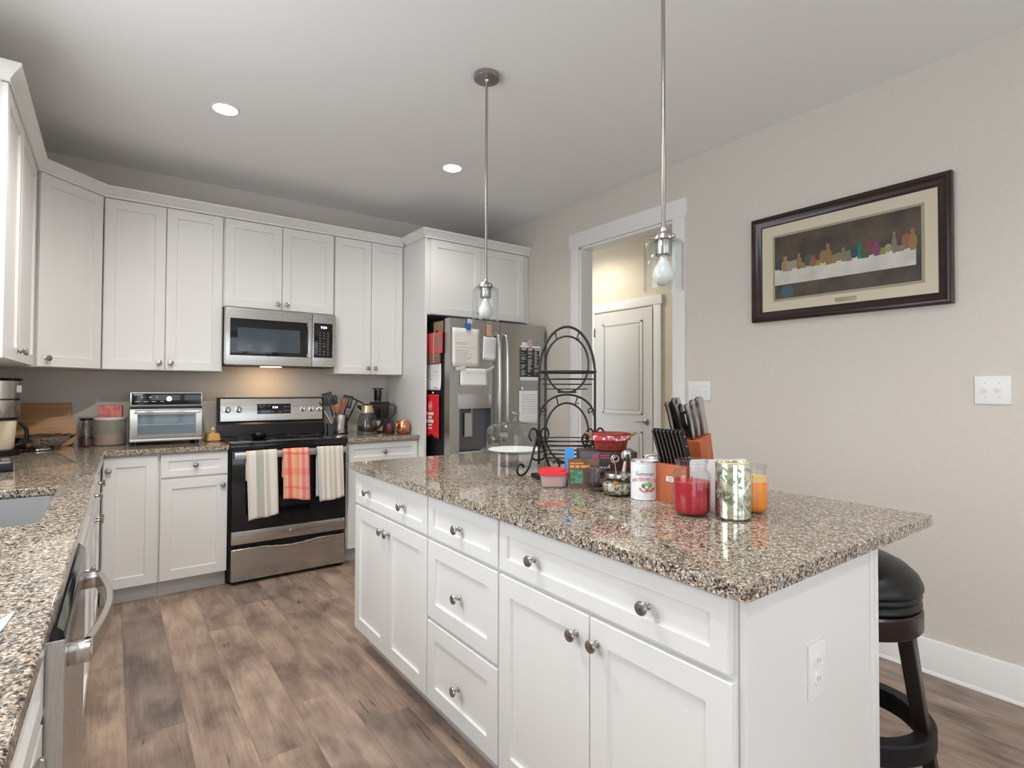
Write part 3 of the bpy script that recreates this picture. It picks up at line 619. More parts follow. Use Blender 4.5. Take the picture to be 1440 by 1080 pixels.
# left door built around the dispenser opening
x0, x1, z0, z1 = .085, .375, .795, 1.118
ld.box(0, 0, .70, x0, .078, 1.800); ld.box(x1, 0, .70, .453, .078, 1.800); ld.box(x0, 0, .70, x1, .078, z0); ld.box(x0, 0, z1, x1, .078, 1.800); ld.box(x0, .062, z0, x1, .078, z1)
ldo = ld.build('left_door', 'fridge', t); ldo['label'] = 'left door with dispenser'
MB().box(.458, 0, .70, FW, .078, 1.800, .004).build('right_door', 'fridge', t)
MB().box(0, 0, .04, FW, .078, .690, .004).build('freezer_drawer', 'fridge', t)
b = MB(); b.box(.076, -.005, 1.118, .388, .0, 1.228, .002); b.build('dispenser_panel', steel('dispenser_steel', (.60, .61, .63), .22), ldo)
b = MB(); b.box(x0, .058, z0, x1, .0615, z1); b.box(x0, .002, z0 + .001, x0 + .003, .06, z1); b.box(x1 - .003, .002, z0, x1, .06, z1); b.build('dispenser_recess', mat('dispenser_grey', (.16, .17, .18), .35, .6), ldo)
b = MB(); b.box(.165, .030, .905, .215, .038, 1.075, .003); b.box(.155, .036, .90, .225, .040, 1.085, .001); b.tube([(.215, .03, 1.117), (.215, .03, 1.085)], .008, 8); b.build('dispenser_paddle', mat('paddle_grey', (.42, .40, .37), .4), ldo)
b = MB(); b.box(x0 - .008, -.022, z0 - .036, x1 + .006, .05, z0, .003); b.build('drip_tray', mat('tray_grey', (.55, .58, .62), .3, .7), ldo)
def handle(x):
    pts = [(x, -.004, 1.70), (x, -.035, 1.685), (x, -.050, 1.60), (x, -.056, 1.30), (x, -.050, .98), (x, -.035, .88), (x, -.004, .86)]
    # smooth
    P_ = []
    for i in range(len(pts) - 1):
        a, c = Vector(pts[i]), Vector(pts[i + 1])
        for k in range(4): P_.append(a.lerp(c, k / 4))
    P_.append(Vector(pts[-1])); return MB().tube(P_, .016, 12).build('door_handle', 'fridge', t)
handle(.418); handle(.494)

# things on the fridge front and side: each its own object
G = 'papers and magnets on the refrigerator'
def fx(x): return x - FX
def sheet(name, label, cat, x0, x1, z0, z1, m_='paper', y=None, curl=.004, rot=0, lines=None, side=False, grp=G):
    """thin curled sheet on the fridge front; with side=True on its left flank (x0,x1 are then y values)"""
    cx, cz = (x0 + x1) / 2, (z0 + z1) / 2; wd, hg = abs(x1 - x0), z1 - z0
    t = thing(name, label, cat, ((cx, FY - .0035, cz) if not side else (FX - .0035, cx, cz)), 0 if not side else R(-90), grp)
    if side: t.rotation_euler = (0, R(rot), R(-90))
    else: t.rotation_euler = (0, R(rot), 0)
    def fn(u, v): return ((u - .5) * wd, -curl * (abs(v - .5) * 2) ** 2 * (1 if v < .5 else .3) - curl * .5 * math.sin(u * 3), (v - .5) * hg)
    o = MB().grid(fn, 8, 8).build('sheet', m_, t); solid(o, .0006)
    if lines:
        b = MB()
        for lx0, lx1, lz, th in lines:
            def lf(u, v): U = lx0 + (lx1 - lx0) * u; V = lz + th * (v - .5) / hg; q = fn(U, V); return (q[0], q[1] - .0007, q[2])
            b.grid(lf, 4, 1)
        b.build('printed_text', 'ink', t)
    return t
L_ = [(.12, .88, .50, .002)] + [(.12, .5 + .38 * random.random(), .42 - .045 * k, .003) for k in range(8)] + [(.12, .6, .62, .003), (.12, .5, .58, .003)]
sheet('letter', 'large cream letter pinned by the blue clip on the left fridge door', 'paper', 2.048, 2.290, 1.437, 1.728, lines=L_)
t = thing('magnet_clip', 'blue and white clip magnet at the top of the fridge door', 'magnet', (2.186, FY - .006, 1.755), 0, G)
b = MB(); b.box(-.020, -.014, -.040, .014, 0, .012, .004); b.build('clip_jaw', 'bluem', t)
b = MB(); b.box(-.012, -.012, .008, .030, -.002, .046, .005); b.build('clip_grip', plain((.55, .62, .80), .3), t)
sheet('note', 'small tilted white note beside the fridge door handle', 'paper', 2.322, 2.452, 1.492, 1.674, m_='paperw', rot=2.5, lines=[(.15, .85, .9, .002)] + [(.15, .85, .8 - .08 * k, .0015) for k in range(7)] + [(.12, .2, .08, .01), (.8, .9, .08, .01)])
sheet('photo_strip', 'small faded photo strip above the white note on the fridge', 'photo', 2.355, 2.408, 1.676, 1.772, m_=plain((.60, .36, .26)))
sheet('envelope', 'white envelope taped above the fridge dispenser', 'envelope', 2.120, 2.372, 1.294, 1.424, m_='paperw', lines=[(.2, .9, .72, .002)])
b = MB(); b.box(-.045, -.0022, -.012, .045, 0, .012, mx=RY(-8)); t_ = b.build('tape', plain((.72, .68, .58)), loc=(2.118, FY - .008, 1.424)); tag(t_, 'beige tape strip at the left corner of the envelope', 'tape', G)
b = MB(); b.box(-.045, -.0022, -.010, .045, 0, .010, mx=RY(-24)); t_ = b.build('tape', plain((.70, .67, .60)), loc=(2.385, FY - .008, 1.428)); tag(t_, 'beige tape strip at the right corner of the envelope', 'tape', G)
# black calendar
t = thing('wall_calendar', 'black printed calendar sheet on the right fridge door', 'calendar', (2.79, FY - .004, 1.49), 0, G)
MB().box(-.105, -.002, -.15, .105, 0, .135).build('backing_sheet', 'paperw', t)
MB().box(-.105, -.0028, -.122, .098, -.0021, .117).build('black_panel', 'inkdark', t)
b = MB()
for c_ in range(3):
    x_ = -.094 + c_ * .068
    b.box(x_, -.0034, .098, x_ + .05, -.0029, .112)
    for r_ in range(22):
        if random.random() < .15: continue
        b.box(x_, -.0034, .084 - r_ * .0092, x_ + .018 + .034 * random.random(), -.0029, .088 - r_ * .0092)
b.build('printed_text', plain((.62, .60, .57)), t)
sheet('photo_magnet', 'small white photo magnet on top of the black calendar, left one', 'magnet', 2.702, 2.762, 1.608, 1.652, m_='paperw')
sheet('photo_magnet', 'small pale photo magnet on top of the black calendar, right one', 'magnet', 2.765, 2.812, 1.606, 1.676, m_=plain((.62, .46, .40)))
sheet('letter', 'white printed sheet hanging below the black calendar', 'paper', 2.675, 2.878, .985, 1.255, m_='paperw', lines=[(.15, .85, .88 - .07 * k, .002) for k in range(9)])
t_ = MB().lathe([(0, 0), (.012, 0), (.013, .004), (.010, .008), (0, .009)], 16, RX(90)).build('round_magnet', 'white', loc=(2.70, FY - .009, 1.272)); tag(t_, 'small round white magnet above the sheet under the calendar', 'magnet', G)
t_ = MB().lathe([(0, 0), (.010, 0), (.0105, .003), (0, .004)], 16, RX(90)).build('round_magnet', 'nickel', loc=(2.868, FY - .001, 1.66)); tag(t_, 'small round metal magnet near the corner of the right fridge door', 'magnet', G)
# left flank of the fridge (x = FX): y grows away from the camera
t = thing('gift_bag', 'red and brown gift bag hanging on the side of the fridge', 'bag', (FX - .014, 3.765, 1.59))
b = MB(); b.box(-.010, -.13, -.05, .008, .12, .112, .006); b.build('bag_body', plain((.72, .10, .11), .45), t)
b = MB(); b.box(-.009, -.10, -.125, .008, .11, -.05, .004); b.build('bag_base', plain((.26, .16, .11), .5), t)
b = MB(); b.box(-.0115, -.02, -.125, -.0098, -.008, .112); b.build('ribbon', plain((.80, .36, .30), .4), t)
b = MB(); b.box(-.0112, -.125, -.02, -.0099, -.03, .09); b.build('printed_patch', plain((.34, .19, .16), .5), t)
t = thing('magnet_clip', 'brown cardboard tag clipped high on the fridge side', 'magnet', (FX - .006, 3.72, 1.745))
MB().box(-.002, -.085, -.045, .004, .06, .04, .001).build('card', 'cardboard', t); b = MB(); b.box(-.012, -.02, -.062, -.002, .012, -.03, .003); b.build('clip', 'black', t)
sheet('note', 'white sheet hanging under the gift bag on the fridge side', 'paper', 3.905, 3.665, 1.258, 1.462, m_='paperw', side=True, curl=.006, lines=[(.45, .85, .70, .003), (.3, .42, .42, .006), (.55, .75, .1, .006), (.1, .9, .55, .0012)])
# red cloth with white print
t = thing('red_towel', 'red cloth with white print hanging on the fridge side', 'towel', (FX - .010, 3.772, 1.225))
def rc(u, v):
    y = .095 - .19 * u; z = -.325 + .325 * v + (.030 if (.25 < u < .5 and v == 0) else 0) - .015 * u * (1 - v)
    return (-.004 * math.sin(u * 9) - .006 * (1 - v) * math.sin(u * 5 + 1) - .004, y, z)
o = MB().grid(rc, 16, 16).build('cloth', 'redcloth', t); solid(o, .003)
b = MB()
for z_, w_, h_ in ((-.150, .115, .022), (-.178, .065, .018), (-.208, .118, .026), (-.238, .068, .012), (-.262, .07, .010)):
    n_ = max(2, int(w_ / .022))
    for k in range(n_): b.box(-.0150, .028 + w_ / 2 - k * w_ / n_ - w_ / n_ * .8, z_ - h_ / 2, -.0138, .028 + w_ / 2 - k * w_ / n_, z_ + h_ / 2)
b.tube([(-.0145, .028 + .030 * math.cos(a), -.088 + .036 * math.sin(a)) for a in [k * math.pi / 3 + math.pi / 2 for k in range(6)]], .0014, 5, True)
b.prism([(.028 + .012, -.105), (.028, -.070), (.028 - .012, -.105), (.028, -.096)], 'x', -.015, -.0138)
b.build('white_print', 'paperw', t)
MB().lathe([(0, 0), (.011, 0), (.012, .006), (.007, .012), (0, .013)], 14, T(0, 0, .012) @ RY(-90)).build('magnet_hook', 'nickel', t)

# ------------------------------------------------------------------ dishwasher
t = thing('dishwasher', 'stainless dishwasher with bow handle under the left counter', 'dishwasher', (face(1.212), 1.212, 0), RL)
MB().box(.003, .02, .10, .606, .55, .868).build('tub', 'black', t); MB().box(.003, .075, 0, .606, .09, .0995).build('toe_kick', 'black', t)
dd = MB().box(.003, -.026, .105, .606, .0195, .838, .003).build('door_panel', 'steelv', t)
b = MB(); b.prism([(-.026, .839), (.0195, .839), (.0195, .866), (-.010, .866), (-.024, .852)], 'x', .003, .606); b.build('control_strip', 'blackgloss', dd)
pts = []
for k in range(25):
    a = k / 24; pts.append((.075 + .46 * a, -.054 - .028 * math.sin(math.pi * a), .785))
b = MB()
b2 = bmesh.new(); rings = []
for p in pts: rings.append([b2.verts.new((p[0], p[1] + dy, p[2] + dz)) for dy, dz in ((-.007, -.019), (.007, -.019), (.007, .019), (-.007, .019))])
for A, B in zip(rings, rings[1:]):
    for k in range(4): b2.faces.new((A[k], A[(k + 1) % 4], B[(k + 1) % 4], B[k]))
b2.faces.new(rings[0][::-1]); b2.faces.new(rings[-1]); b._add(b2)
b.box(.062, -.060, .766, .088, -.025, .804, .002); b.box(.522, -.060, .766, .548, -.025, .804, .002)
bevel(b.build('bow_handle', mat('handle_steel', (.60, .57, .53), .2, 1), dd), .002)
# knife lying near the front edge of the counter, only its tip in the picture
t = thing('kitchen_knife', 'steel knife lying near the front edge of the left counter', 'knife', (-.118, 1.192, CT + .0005), R(0))
b = MB(); b.prism([(0, 0), (-.006, -.07), (-.018, -.17), (-.024, -.20), (-.062, -.20), (-.050, -.14), (-.026, -.05)], 'z', 0, .002); b.build('blade', plain((.50, .53, .56), .3), t)
b = MB(); b.box(-.060, -.33, 0, -.030, -.199, .016, .005); b.build('handle', 'black', t)

# ------------------------------------------------------------------ ceiling lights and pendants
for i, (x, y, lab) in enumerate(((.472, 3.235, 'round recessed ceiling light above the toaster oven side'), (1.837, 3.184, 'round recessed ceiling light nearer the fridge'))):
    t = thing('recessed_light', lab, 'ceiling light', (x, y, HC), 0, 'recessed ceiling lights')
    MB().lathe([(.0595, -.0045), (.0598, -.0002), (.070, -.0002), (.069, -.004), (.062, -.0055)], 40, closed=True).build('trim_ring', 'white', t)
    MB().lathe([(0, -.004), (.0585, -.004), (.0585, -.001), (0, -.001)], 36).build('lens', 'lens', t)
    spot('recessed_light_beam', (x, y, HC - .02), 27, WARM, 150, .05)
def pendant(loc, label):
    t = thing('pendant_light', label, 'pendant light', loc, 0, 'pendant lights over the island')
    zb = 1.585 - HC                                     # bottom of the shade relative to the ceiling
    MB().lathe([(0, 0), (.060, 0), (.062, -.004), (.062, -.018), (.058, -.022), (.014, -.024), (.010, -.034), (0, -.034)], 36).build('canopy', 'nickel', t)
    MB().tube([(0, 0, -.03), (0, 0, zb + .195)], .0065, 14).build('rod', 'nickel', t)
    sk_ = MB().lathe([(0, zb + .205), (.008, zb + .203), (.010, zb + .190), (.030, zb + .180), (.036, zb + .166), (.036, zb + .160), (.026, zb + .158), (.026, zb + .118), (.024, zb + .114), (0, zb + .114)], 32).build('socket_cap', 'nickel', t)
    b = MB()
    for k in range(3): a = k * 2.094 + .5; b.lathe([(0, 0), (.005, 0), (.0055, .004), (.004, .010), (0, .011)], 10, T(.034 * math.cos(a), .034 * math.sin(a), zb + .168) @ RZ(math.degrees(a)) @ RY(90))
    b.build('thumb_screw', 'nickel', sk_)
    MB().lathe([(.030, zb + .159), (.056, zb + .158), (.060, zb + .155), (.062, zb + .148), (.062, zb + .003), (.061, zb), (.059, zb + .001), (.0595, zb + .148), (.056, zb + .153), (.030, zb + .155)], 44).build('glass_shade', 'glass', t)
    MB().lathe([(0, zb + .114), (.013, zb + .113), (.014, zb + .100), (.022, zb + .084), (.031, zb + .066), (.0345, zb + .050), (.031, zb + .033), (.019, zb + .020), (0, zb + .015)], 28).build('bulb', 'bulb', t)
pendant((1.42, 2.14, HC), 'glass pendant light in front of the fridge cabinet')
pendant((1.42, 1.112, HC), 'glass pendant light in front of the wall opening')

# ------------------------------------------------------------------ right wall: framed print, switches
PX0, PX1, PZ0, PZ1 = .770, 1.700, 1.653, 2.241
t = thing('framed_print', 'dark wood framed print with cream mat on the right wall', 'picture', (XR, (PX0 + PX1) / 2, PZ0), R(-90))
# local X runs along the wall towards the camera, Y into the wall, Z up
HWX = (PX1 - PX0) / 2; HH = PZ1 - PZ0
b2 = bmesh.new(); L = []
for i, y in ((0, -.001), (0, -.028), (.006, -.032), (.018, -.032), (.024, -.026), (.036, -.022), (.050, -.016), (.056, -.010)):
    L.append([b2.verts.new(q) for q in ((-HWX + i, y, i), (HWX - i, y, i), (HWX - i, y, HH - i), (-HWX + i, y, HH - i))])
for A, B in zip(L, L[1:]):
    for k in range(4): b2.faces.new((A[k], A[(k + 1) % 4], B[(k + 1) % 4], B[k]))
mb = MB(); mb._add(b2); mb.build('frame', 'frame', t)
MB().box(-HWX + .052, -.010, .052, HWX - .052, -.002, HH - .052).build('mat_board', 'matboard', t)
a0, a1, c0, c1 = -HWX + .118, HWX - .106, .108, HH - .112
MB().box(a0, -.0125, c0, a1, -.0101, c1).build('fillet', 'fillet', t)
# a plain still-life print: jars and fruit on a pale cloth before a brown wall
b = MB(); mats = ['pic_bg', 'cloth']; pw, phh = a1 - a0 - .024, c1 - c0 - .024; ox, oz = a0 + .012, c0 + .012
b.box(ox, -.0135, oz, ox + pw, -.0126, oz + phh)
b.box(ox, -.0140, oz + phh * .22, ox + pw * .97, -.0136, oz + phh * .47, mi=1)
cols = [(.10, .16, .08), (.45, .16, .12), (.55, .35, .12), (.30, .10, .22), (.40, .30, .14), (.30, .08, .10), (.62, .13, .06), (.03, .30, .16), (.45, .42, .05), (.42, .15, .15), (.10, .18, .24), (.06, .10, .16), (.45, .26, .10), (.35, .30, .20), (.24, .06, .06), (.50, .45, .32)]
for c_ in cols: mats.append(plain(tuple(q * .62 for q in c_)))
rnd = random.Random(3)
for k in range(26):
    cx = ox + pw * (.03 + .94 * (k + .5) / 26); rx = pw * rnd.uniform(.016, .034); rz_ = phh * rnd.uniform(.07, .15); cz = oz + phh * .45 + rz_ * .8
    kind = k % 3; mi = 2 + rnd.randrange(len(cols))
    if kind == 0: pts = [(cx + rx * math.cos(a), cz + rz_ * .8 * math.sin(a)) for a in [j * math.pi / 8 for j in range(16)]]
    elif kind == 1: pts = [(cx - rx * .5, cz - rz_), (cx + rx * .5, cz - rz_), (cx + rx, cz - rz_ * .2), (cx + rx * .8, cz + rz_ * .4), (cx + rx * .35, cz + rz_ * .7), (cx + rx * .5, cz + rz_ * 1.2), (cx - rx * .5, cz + rz_ * 1.2), (cx - rx * .35, cz + rz_ * .7), (cx - rx * .8, cz + rz_ * .4), (cx - rx, cz - rz_ * .2)]
    else: pts = [(cx - rx * .7, cz - rz_), (cx + rx * .7, cz - rz_), (cx + rx * 1.1, cz + rz_ * .1), (cx - rx * 1.1, cz + rz_ * .1)]
    b.prism(pts, 'y', -.0144 - .0001 * (k % 4), -.0137, mi=mi)
b.prism([(ox + pw * (.10 + .05 * math.cos(a)), oz + phh * (.10 + .10 * math.sin(a))) for a in [j * math.pi / 8 for j in range(16)]], 'y', -.0144, -.0137, mi=2 + 10)
b.build('print', mats, t)
MB().box(-.045 + .02, -.0112, .066, .075, -.0101, .088, .0004).build('nameplate', plain((.33, .29, .17), .3), t)
def switch(label, y, z, gangs, w_):
    t = thing('light_switch', label, 'light switch', (XR, y, z), R(-90), 'light switches on the right wall')
    MB().box(-w_ / 2, -.006, -.059, w_ / 2, 0, .059, .0025).build('cover_plate', 'white', t)
    for g in range(gangs):
        x = (g - (gangs - 1) / 2) * .046
        b = MB(); b.box(x - .005, -.016, -.004 if g < 2 else -.012, x + .005, -.005, .012 if g < 2 else .003, .0015); b.build('toggle', 'white', t)
    b = MB()
    for g in range(gangs):
        for zz in (-.03, .03): b.lathe([(0, 0), (.003, 0), (.003, .0008), (0, .001)], 10, T((g - (gangs - 1) / 2) * .046, -.006, zz) @ RX(90))
    b.build('screw', plain((.6, .6, .58)), t)
switch('white double light switch on the bare wall right of the print', .647, 1.272, 2, .118)
switch('white triple light switch beside the wall opening', 2.065, 1.262, 3, .160)

# ------------------------------------------------------------------ bar stool
t = thing('bar_stool', 'backless round bar stool with black seat behind the island', 'stool', (1.985, .800, 0), R(8))
MB().lathe([(0, .752), (.06, .749), (.11, .738), (.155, .716), (.185, .688), (.197, .662), (.198, .650), (.190, .640), (0, .640)], 48).build('seat_cushion', 'leather', t)
MB().lathe([(0, .6395), (.190, .6395), (.194, .630), (.190, .621), (.186, .618), (.193, .610), (.194, .602), (.189, .594), (.184, .590), (0, .590)], 48).build('swivel_ring', 'leather', t)
MB().lathe([(0, .5895), (.190, .5895), (.196, .583), (.196, .530), (.190, .522), (.150, .520), (0, .522)], 48).build('apron', 'espresso', t)
for k in range(4):
    a = k * math.pi / 2; b2 = bmesh.new(); R1 = []
    for z, rr_, hw_ in ((.526, .150, .025), (.30, .180, .022), (0, .232, .018)):
        cxx, cyy = rr_ * math.cos(a), rr_ * math.sin(a); e = Vector((math.cos(a), math.sin(a), 0)); n_ = Vector((-e.y, e.x, 0)); c3 = Vector((cxx, cyy, z))
        R1.append([b2.verts.new(c3 + e * (hw_ * .9 * i) + n_ * (hw_ * j)) for i, j in ((-1, -1), (1, -1), (1, 1), (-1, 1))])
    for A, B in zip(R1, R1[1:]):
        for q in range(4): b2.faces.new((A[q], A[(q + 1) % 4], B[(q + 1) % 4], B[q]))
    b2.faces.new(R1[0]); b2.faces.new(R1[-1][::-1]); mb = MB(); mb._add(b2); bevel(mb.build('leg', 'espresso', t), .003)
MB().lathe([(.176, .175), (.222, .175), (.226, .180), (.226, .232), (.221, .238), (.178, .238), (.174, .232), (.174, .180)], 56, closed=True).build('foot_ring', 'blackmatte', t)

# ------------------------------------------------------------------ things on the island
ZI = CT + .0004
# cake stand
t = thing('cake_stand', 'glass cake stand with domed lid at the far end of island', 'cake stand', (1.555, 2.085, ZI))
MB().lathe([(0, .001), (.062, .001), (.064, .004), (.030, .014), (.014, .024), (.012, .040), (.020, .052), (.045, .062), (.0, .066)], 36).build('pedestal', 'glass', t)
MB().lathe([(0, .0665), (.150, .067), (.163, .071), (.165, .076), (.160, .080), (.150, .076), (0, .0745)], 48).build('plate', 'glass', t)
MB().lathe([(0, .0762), (.128, .0762), (.128, .0790), (0, .0790)], 40).build('paper_liner', 'paperw', t)
dm = MB().lathe([(.137, .0782), (.137, .150), (.134, .172), (.120, .190), (.090, .199), (.050, .204), (.012, .206), (.012, .203), (.050, .201), (.088, .196), (.117, .187), (.131, .170), (.134, .150), (.134, .0782)], 48).build('dome_lid', 'glass', t)
MB().lathe([(0, .206), (.030, .206), (.028, .210), (.010, .214), (.009, .224), (.020, .232), (.025, .244), (.022, .256), (.010, .264), (0, .265)], 10).build('faceted_knob', glass('crystal', (.85, .86, .86), 1.9), dm)
# wrought iron plate rack
pl, pr = Vector((1.474, 1.806, 0)), Vector((1.665, 1.664, 0)); ctr = (pl + pr) / 2; e = (pr - pl).normalized(); W2 = (pr - pl).length / 2
t = thing('plate_rack', 'black wrought iron two-tier plate rack on the island', 'rack', (ctr.x, ctr.y, ZI), math.atan2(e.y, e.x))
zp = .045; zs = .425
arch = [(-W2, 0, zp)] + [(-W2, 0, zp + (zs - zp) * k / 6) for k in range(1, 7)] + [(W2 * math.cos(a), 0, zs + .205 * math.sin(a)) for a in [math.pi - math.pi * k / 24 for k in range(1, 24)]] + [(W2, 0, zs - (zs - zp) * k / 6) for k in range(0, 7)]
MB().tube(arch, .0055, 10).build('arch_frame', 'iron', t)
def oval(cz, rx, rz_, gap=.0):
    pts = []
    for k in range(48):
        a = -math.pi / 2 + 2 * math.pi * k / 48; z_ = cz + rz_ * math.sin(a); pts.append((rx * math.cos(a), .004, z_))
    return pts
b = MB(); b.tube(oval(.470, .092, .120), .0042, 8, True); b.box(-.04, -.004, .346, .04, .012, .355, .002)
b.tube([(W2 * math.cos(a) * .99, 0, zs + .203 * math.sin(a)) for a in [2.1, 2.1]] if False else [(-.050, 0, .605), (-.044, 0, .572)], .003, 6); b.tube([(.050, 0, .605), (.040, 0, .572), (.055, -.004, .580)], .003, 6)
b.build('upper_plate_hoop', 'iron', t)
b = MB(); b.tube(oval(.178, .092, .126), .0042, 8, True); b.box(-.045, -.004, .046, .045, .012, .055, .002); b.tube([(-.045, 0, .330), (-.038, 0, .297)], .003, 6); b.tube([(.045, 0, .330), (.034, 0, .297), (.050, -.004, .304)], .003, 6); b.build('lower_plate_hoop', 'iron', t)
b = MB(); b.tube([(-W2 + .002, 0, .245)] + [(W2 * .98 * math.cos(a), 0, .245 + .095 * math.sin(a)) for a in [math.pi - math.pi * k / 18 for k in range(1, 18)]] + [(W2 - .002, 0, .245)], .0045, 8); b.build('lower_arch', 'iron', t)
def basket(nm_, z0, rows):
    b = MB()
    for dz, rx, ry in rows:
        b.tube([(rx * math.cos(a), -.01 - ry * math.sin(a), z0 + dz) for a in [math.pi * k / 20 for k in range(21)]], .0026, 6)
        b.tube([(rx * math.cos(a), .01 + ry * .5 * math.sin(a), z0 + dz) for a in [math.pi * k / 20 for k in range(21)]], .0026, 6)
    b.build(nm_, 'iron', t)
basket('upper_basket', .346, [(.092, .124, .100), (.086, .118, .095), (.060, .112, .085), (.038, .104, .075), (.018, .085, .06)])
basket('lower_basket', .052, [(.100, .124, .105), (.082, .124, .100), (.062, .118, .095), (.046, .110, .085), (.028, .100, .075), (.012, .085, .06)])
def spiral(cx, cz, r, turns, a0, sgn=1, y=0): return [(cx + sgn * r * (1 - .75 * k / 30) * math.cos(a0 + turns * 2 * math.pi * k / 30), y, cz + r * (1 - .75 * k / 30) * math.sin(a0 + turns * 2 * math.pi * k / 30)) for k in range(31)]
b = MB(); b.tube(spiral(-W2 + .016, .272, .014, 1.1, -1.2), .003, 6); b.tube([(-W2, 0, .25), (-W2 + .01, 0, .257)], .003, 6); b.tube(spiral(W2 - .016, .272, .014, 1.1, -1.2, -1), .003, 6); b.tube([(W2, 0, .25), (W2 - .01, 0, .257)], .003, 6); b.build('scroll', 'iron', t)
for sx in (-W2, W2):                      # scrolled feet, splayed to both sides, meeting at a collar on each upright
    b = MB(); DX, DY = .74, .67
    def fp(d, z): return (sx + DX * d, DY * d, z)
    for s_ in (-1, 1):
        pts = [fp(s_ * d, z) for d, z in ((.010, .165), (.026, .120), (.042, .074), (.058, .036), (.080, .012), (.104, .0062))]
        pts += [fp(s_ * (.104 + .027 * (1 - .45 * k / 16) * math.sin(k / 16 * 4.4)), .0062 + .027 - .027 * (1 - .45 * k / 16) * math.cos(k / 16 * 4.4)) for k in range(1, 17)]
        b.tube(pts, .005, 8)
        b.tube([fp(s_ * .006, .130), fp(s_ * .010, .165)] + [fp(s_ * (.010 + .024 * (1 - math.cos(k / 14 * 4.3))), .170 + .026 * math.sin(k / 14 * 4.3)) for k in range(1, 15)], .0042, 8)
    b.tube([fp(-.042, .074), fp(-.02, .062), fp(.02, .062), fp(.042, .074)], .0045, 8); b.tube([(sx, 0, .045), (sx, 0, .062)], .0055, 8)
    b.lathe([(.0, .120), (.013, .122), (.015, .140), (.013, .158), (0, .160)], 14, T(sx, 0, 0)); b.build('scroll_foot', 'iron', t)
# grape-vine style twist on the lower right hoop
b = MB(); b.tube([(.085 + .022 * math.cos(a), -.012, .150 + .026 * math.sin(a)) for a in [k / 16 * 6.283 for k in range(16)]], .005, 8, True); b.tube([(.072, -.012, .125), (.078, -.012, .100)], .003, 6); b.tube([(.090, -.012, .125), (.088, -.012, .098)], .003, 6); b.build('wire_wreath', 'iron', t)
# red-lid container
t = thing('food_container', 'small square food container with a red lid', 'container', (1.342, 1.558, ZI), R(-38))
b2 = bmesh.new(); L = []
for ins, z in ((.012, 0), (.008, .004), (.0, .046), (.003, .046), (.011, .006), (.014, .004)): L.append([b2.verts.new((x, y, z)) for x, y in rr(-.052 + ins, -.052 + ins, .052 - ins, .052 - ins, .018)])
for A, B in zip(L, L[1:]):
    for k in range(len(A)): b2.faces.new((A[k], A[(k + 1) % len(A)], B[(k + 1) % len(B)], B[k]))
b2.faces.new(L[0]); mb = MB(); mb._add(b2, smooth=True); mb.build('tub', 'plastic', t)
MB().prism(rr(-.038, -.038, .038, .038, .015), 'z', .006, .040, .003).build('pink_contents', 'pink', t)
b = MB(); b.prism(rr(-.055, -.055, .055, .055, .020), 'z', .0465, .060, .004); b.prism(rr(-.040, -.040, .040, .040, .016), 'z', .0595, .066, .003); b.build('lid', 'red', t)
# black-handled cheese plane lying behind it and a wooden block
t = thing('cheese_slicer', 'black-handled utensil lying behind the red-lid container', 'utensil', (1.416, 1.764, ZI), R(-106))
MB().box(-.005, -.014, 0, .115, .014, .018, .004).build('handle', 'blackmatte', t)
tag(MB().box(-.024, -.016, 0, .024, .016, .030, .003).build('wooden_block', plain((.62, .34, .18), .6), loc=(1.478, 1.742, ZI), rz=R(-38)), 'small pale wooden block behind the red-lid container', 'block')
# brochures
def card(name, label, cat, loc, rz, w_, h_, th, lean, m_face, m_side, parts=()):
    t = thing(name, label, cat, loc, rz)
    mx = RX(-lean)
    o = MB().box(-w_ / 2, 0, 0, w_ / 2, th, h_, mx=mx).build('pages', m_side, t)
    MB().box(-w_ / 2, -.0012, 0, w_ / 2, 0, h_, mx=mx).build('cover', m_face, t)
    for nm_, boxes, mm in parts:
        b = MB()
        for q in boxes: b.box(q[0], -.0022, q[1], q[2], -.0013, q[3], mx=mx)
        b.build(nm_, mm, t)
    return t
rp_ = R(-38)
card('brochure', 'blue brochure leaning behind the brown booklet', 'brochure', (1.388, 1.522, ZI), R(-45), .034, .142, .004, 8, 'blue', 'paperw')
brown = noisy('booklet_print', (.08, .035, .02), (.20, .10, .045), 22, .4)
card('booklet', 'brown and green booklet leaning beside the glass tumbler', 'booklet', (1.402, 1.457, ZI), rp_, .115, .108, .006, 10, brown, 'paperw',
     [('orange_title', [(-.050, .088, -.030, .093), (-.027, .088, .0, .093), (-.050, .074, -.034, .084), (-.030, .074, -.014, .084), (-.010, .074, .022, .084)], plain((.70, .27, .04))), ('green_picture', [(-.048, .018, -.004, .066)], noisy('booklet_green', (.02, .12, .05), (.10, .34, .20), 60, .4)), ('dark_label', [(.0, .006, .05, .06)], plain((.10, .05, .04)))])
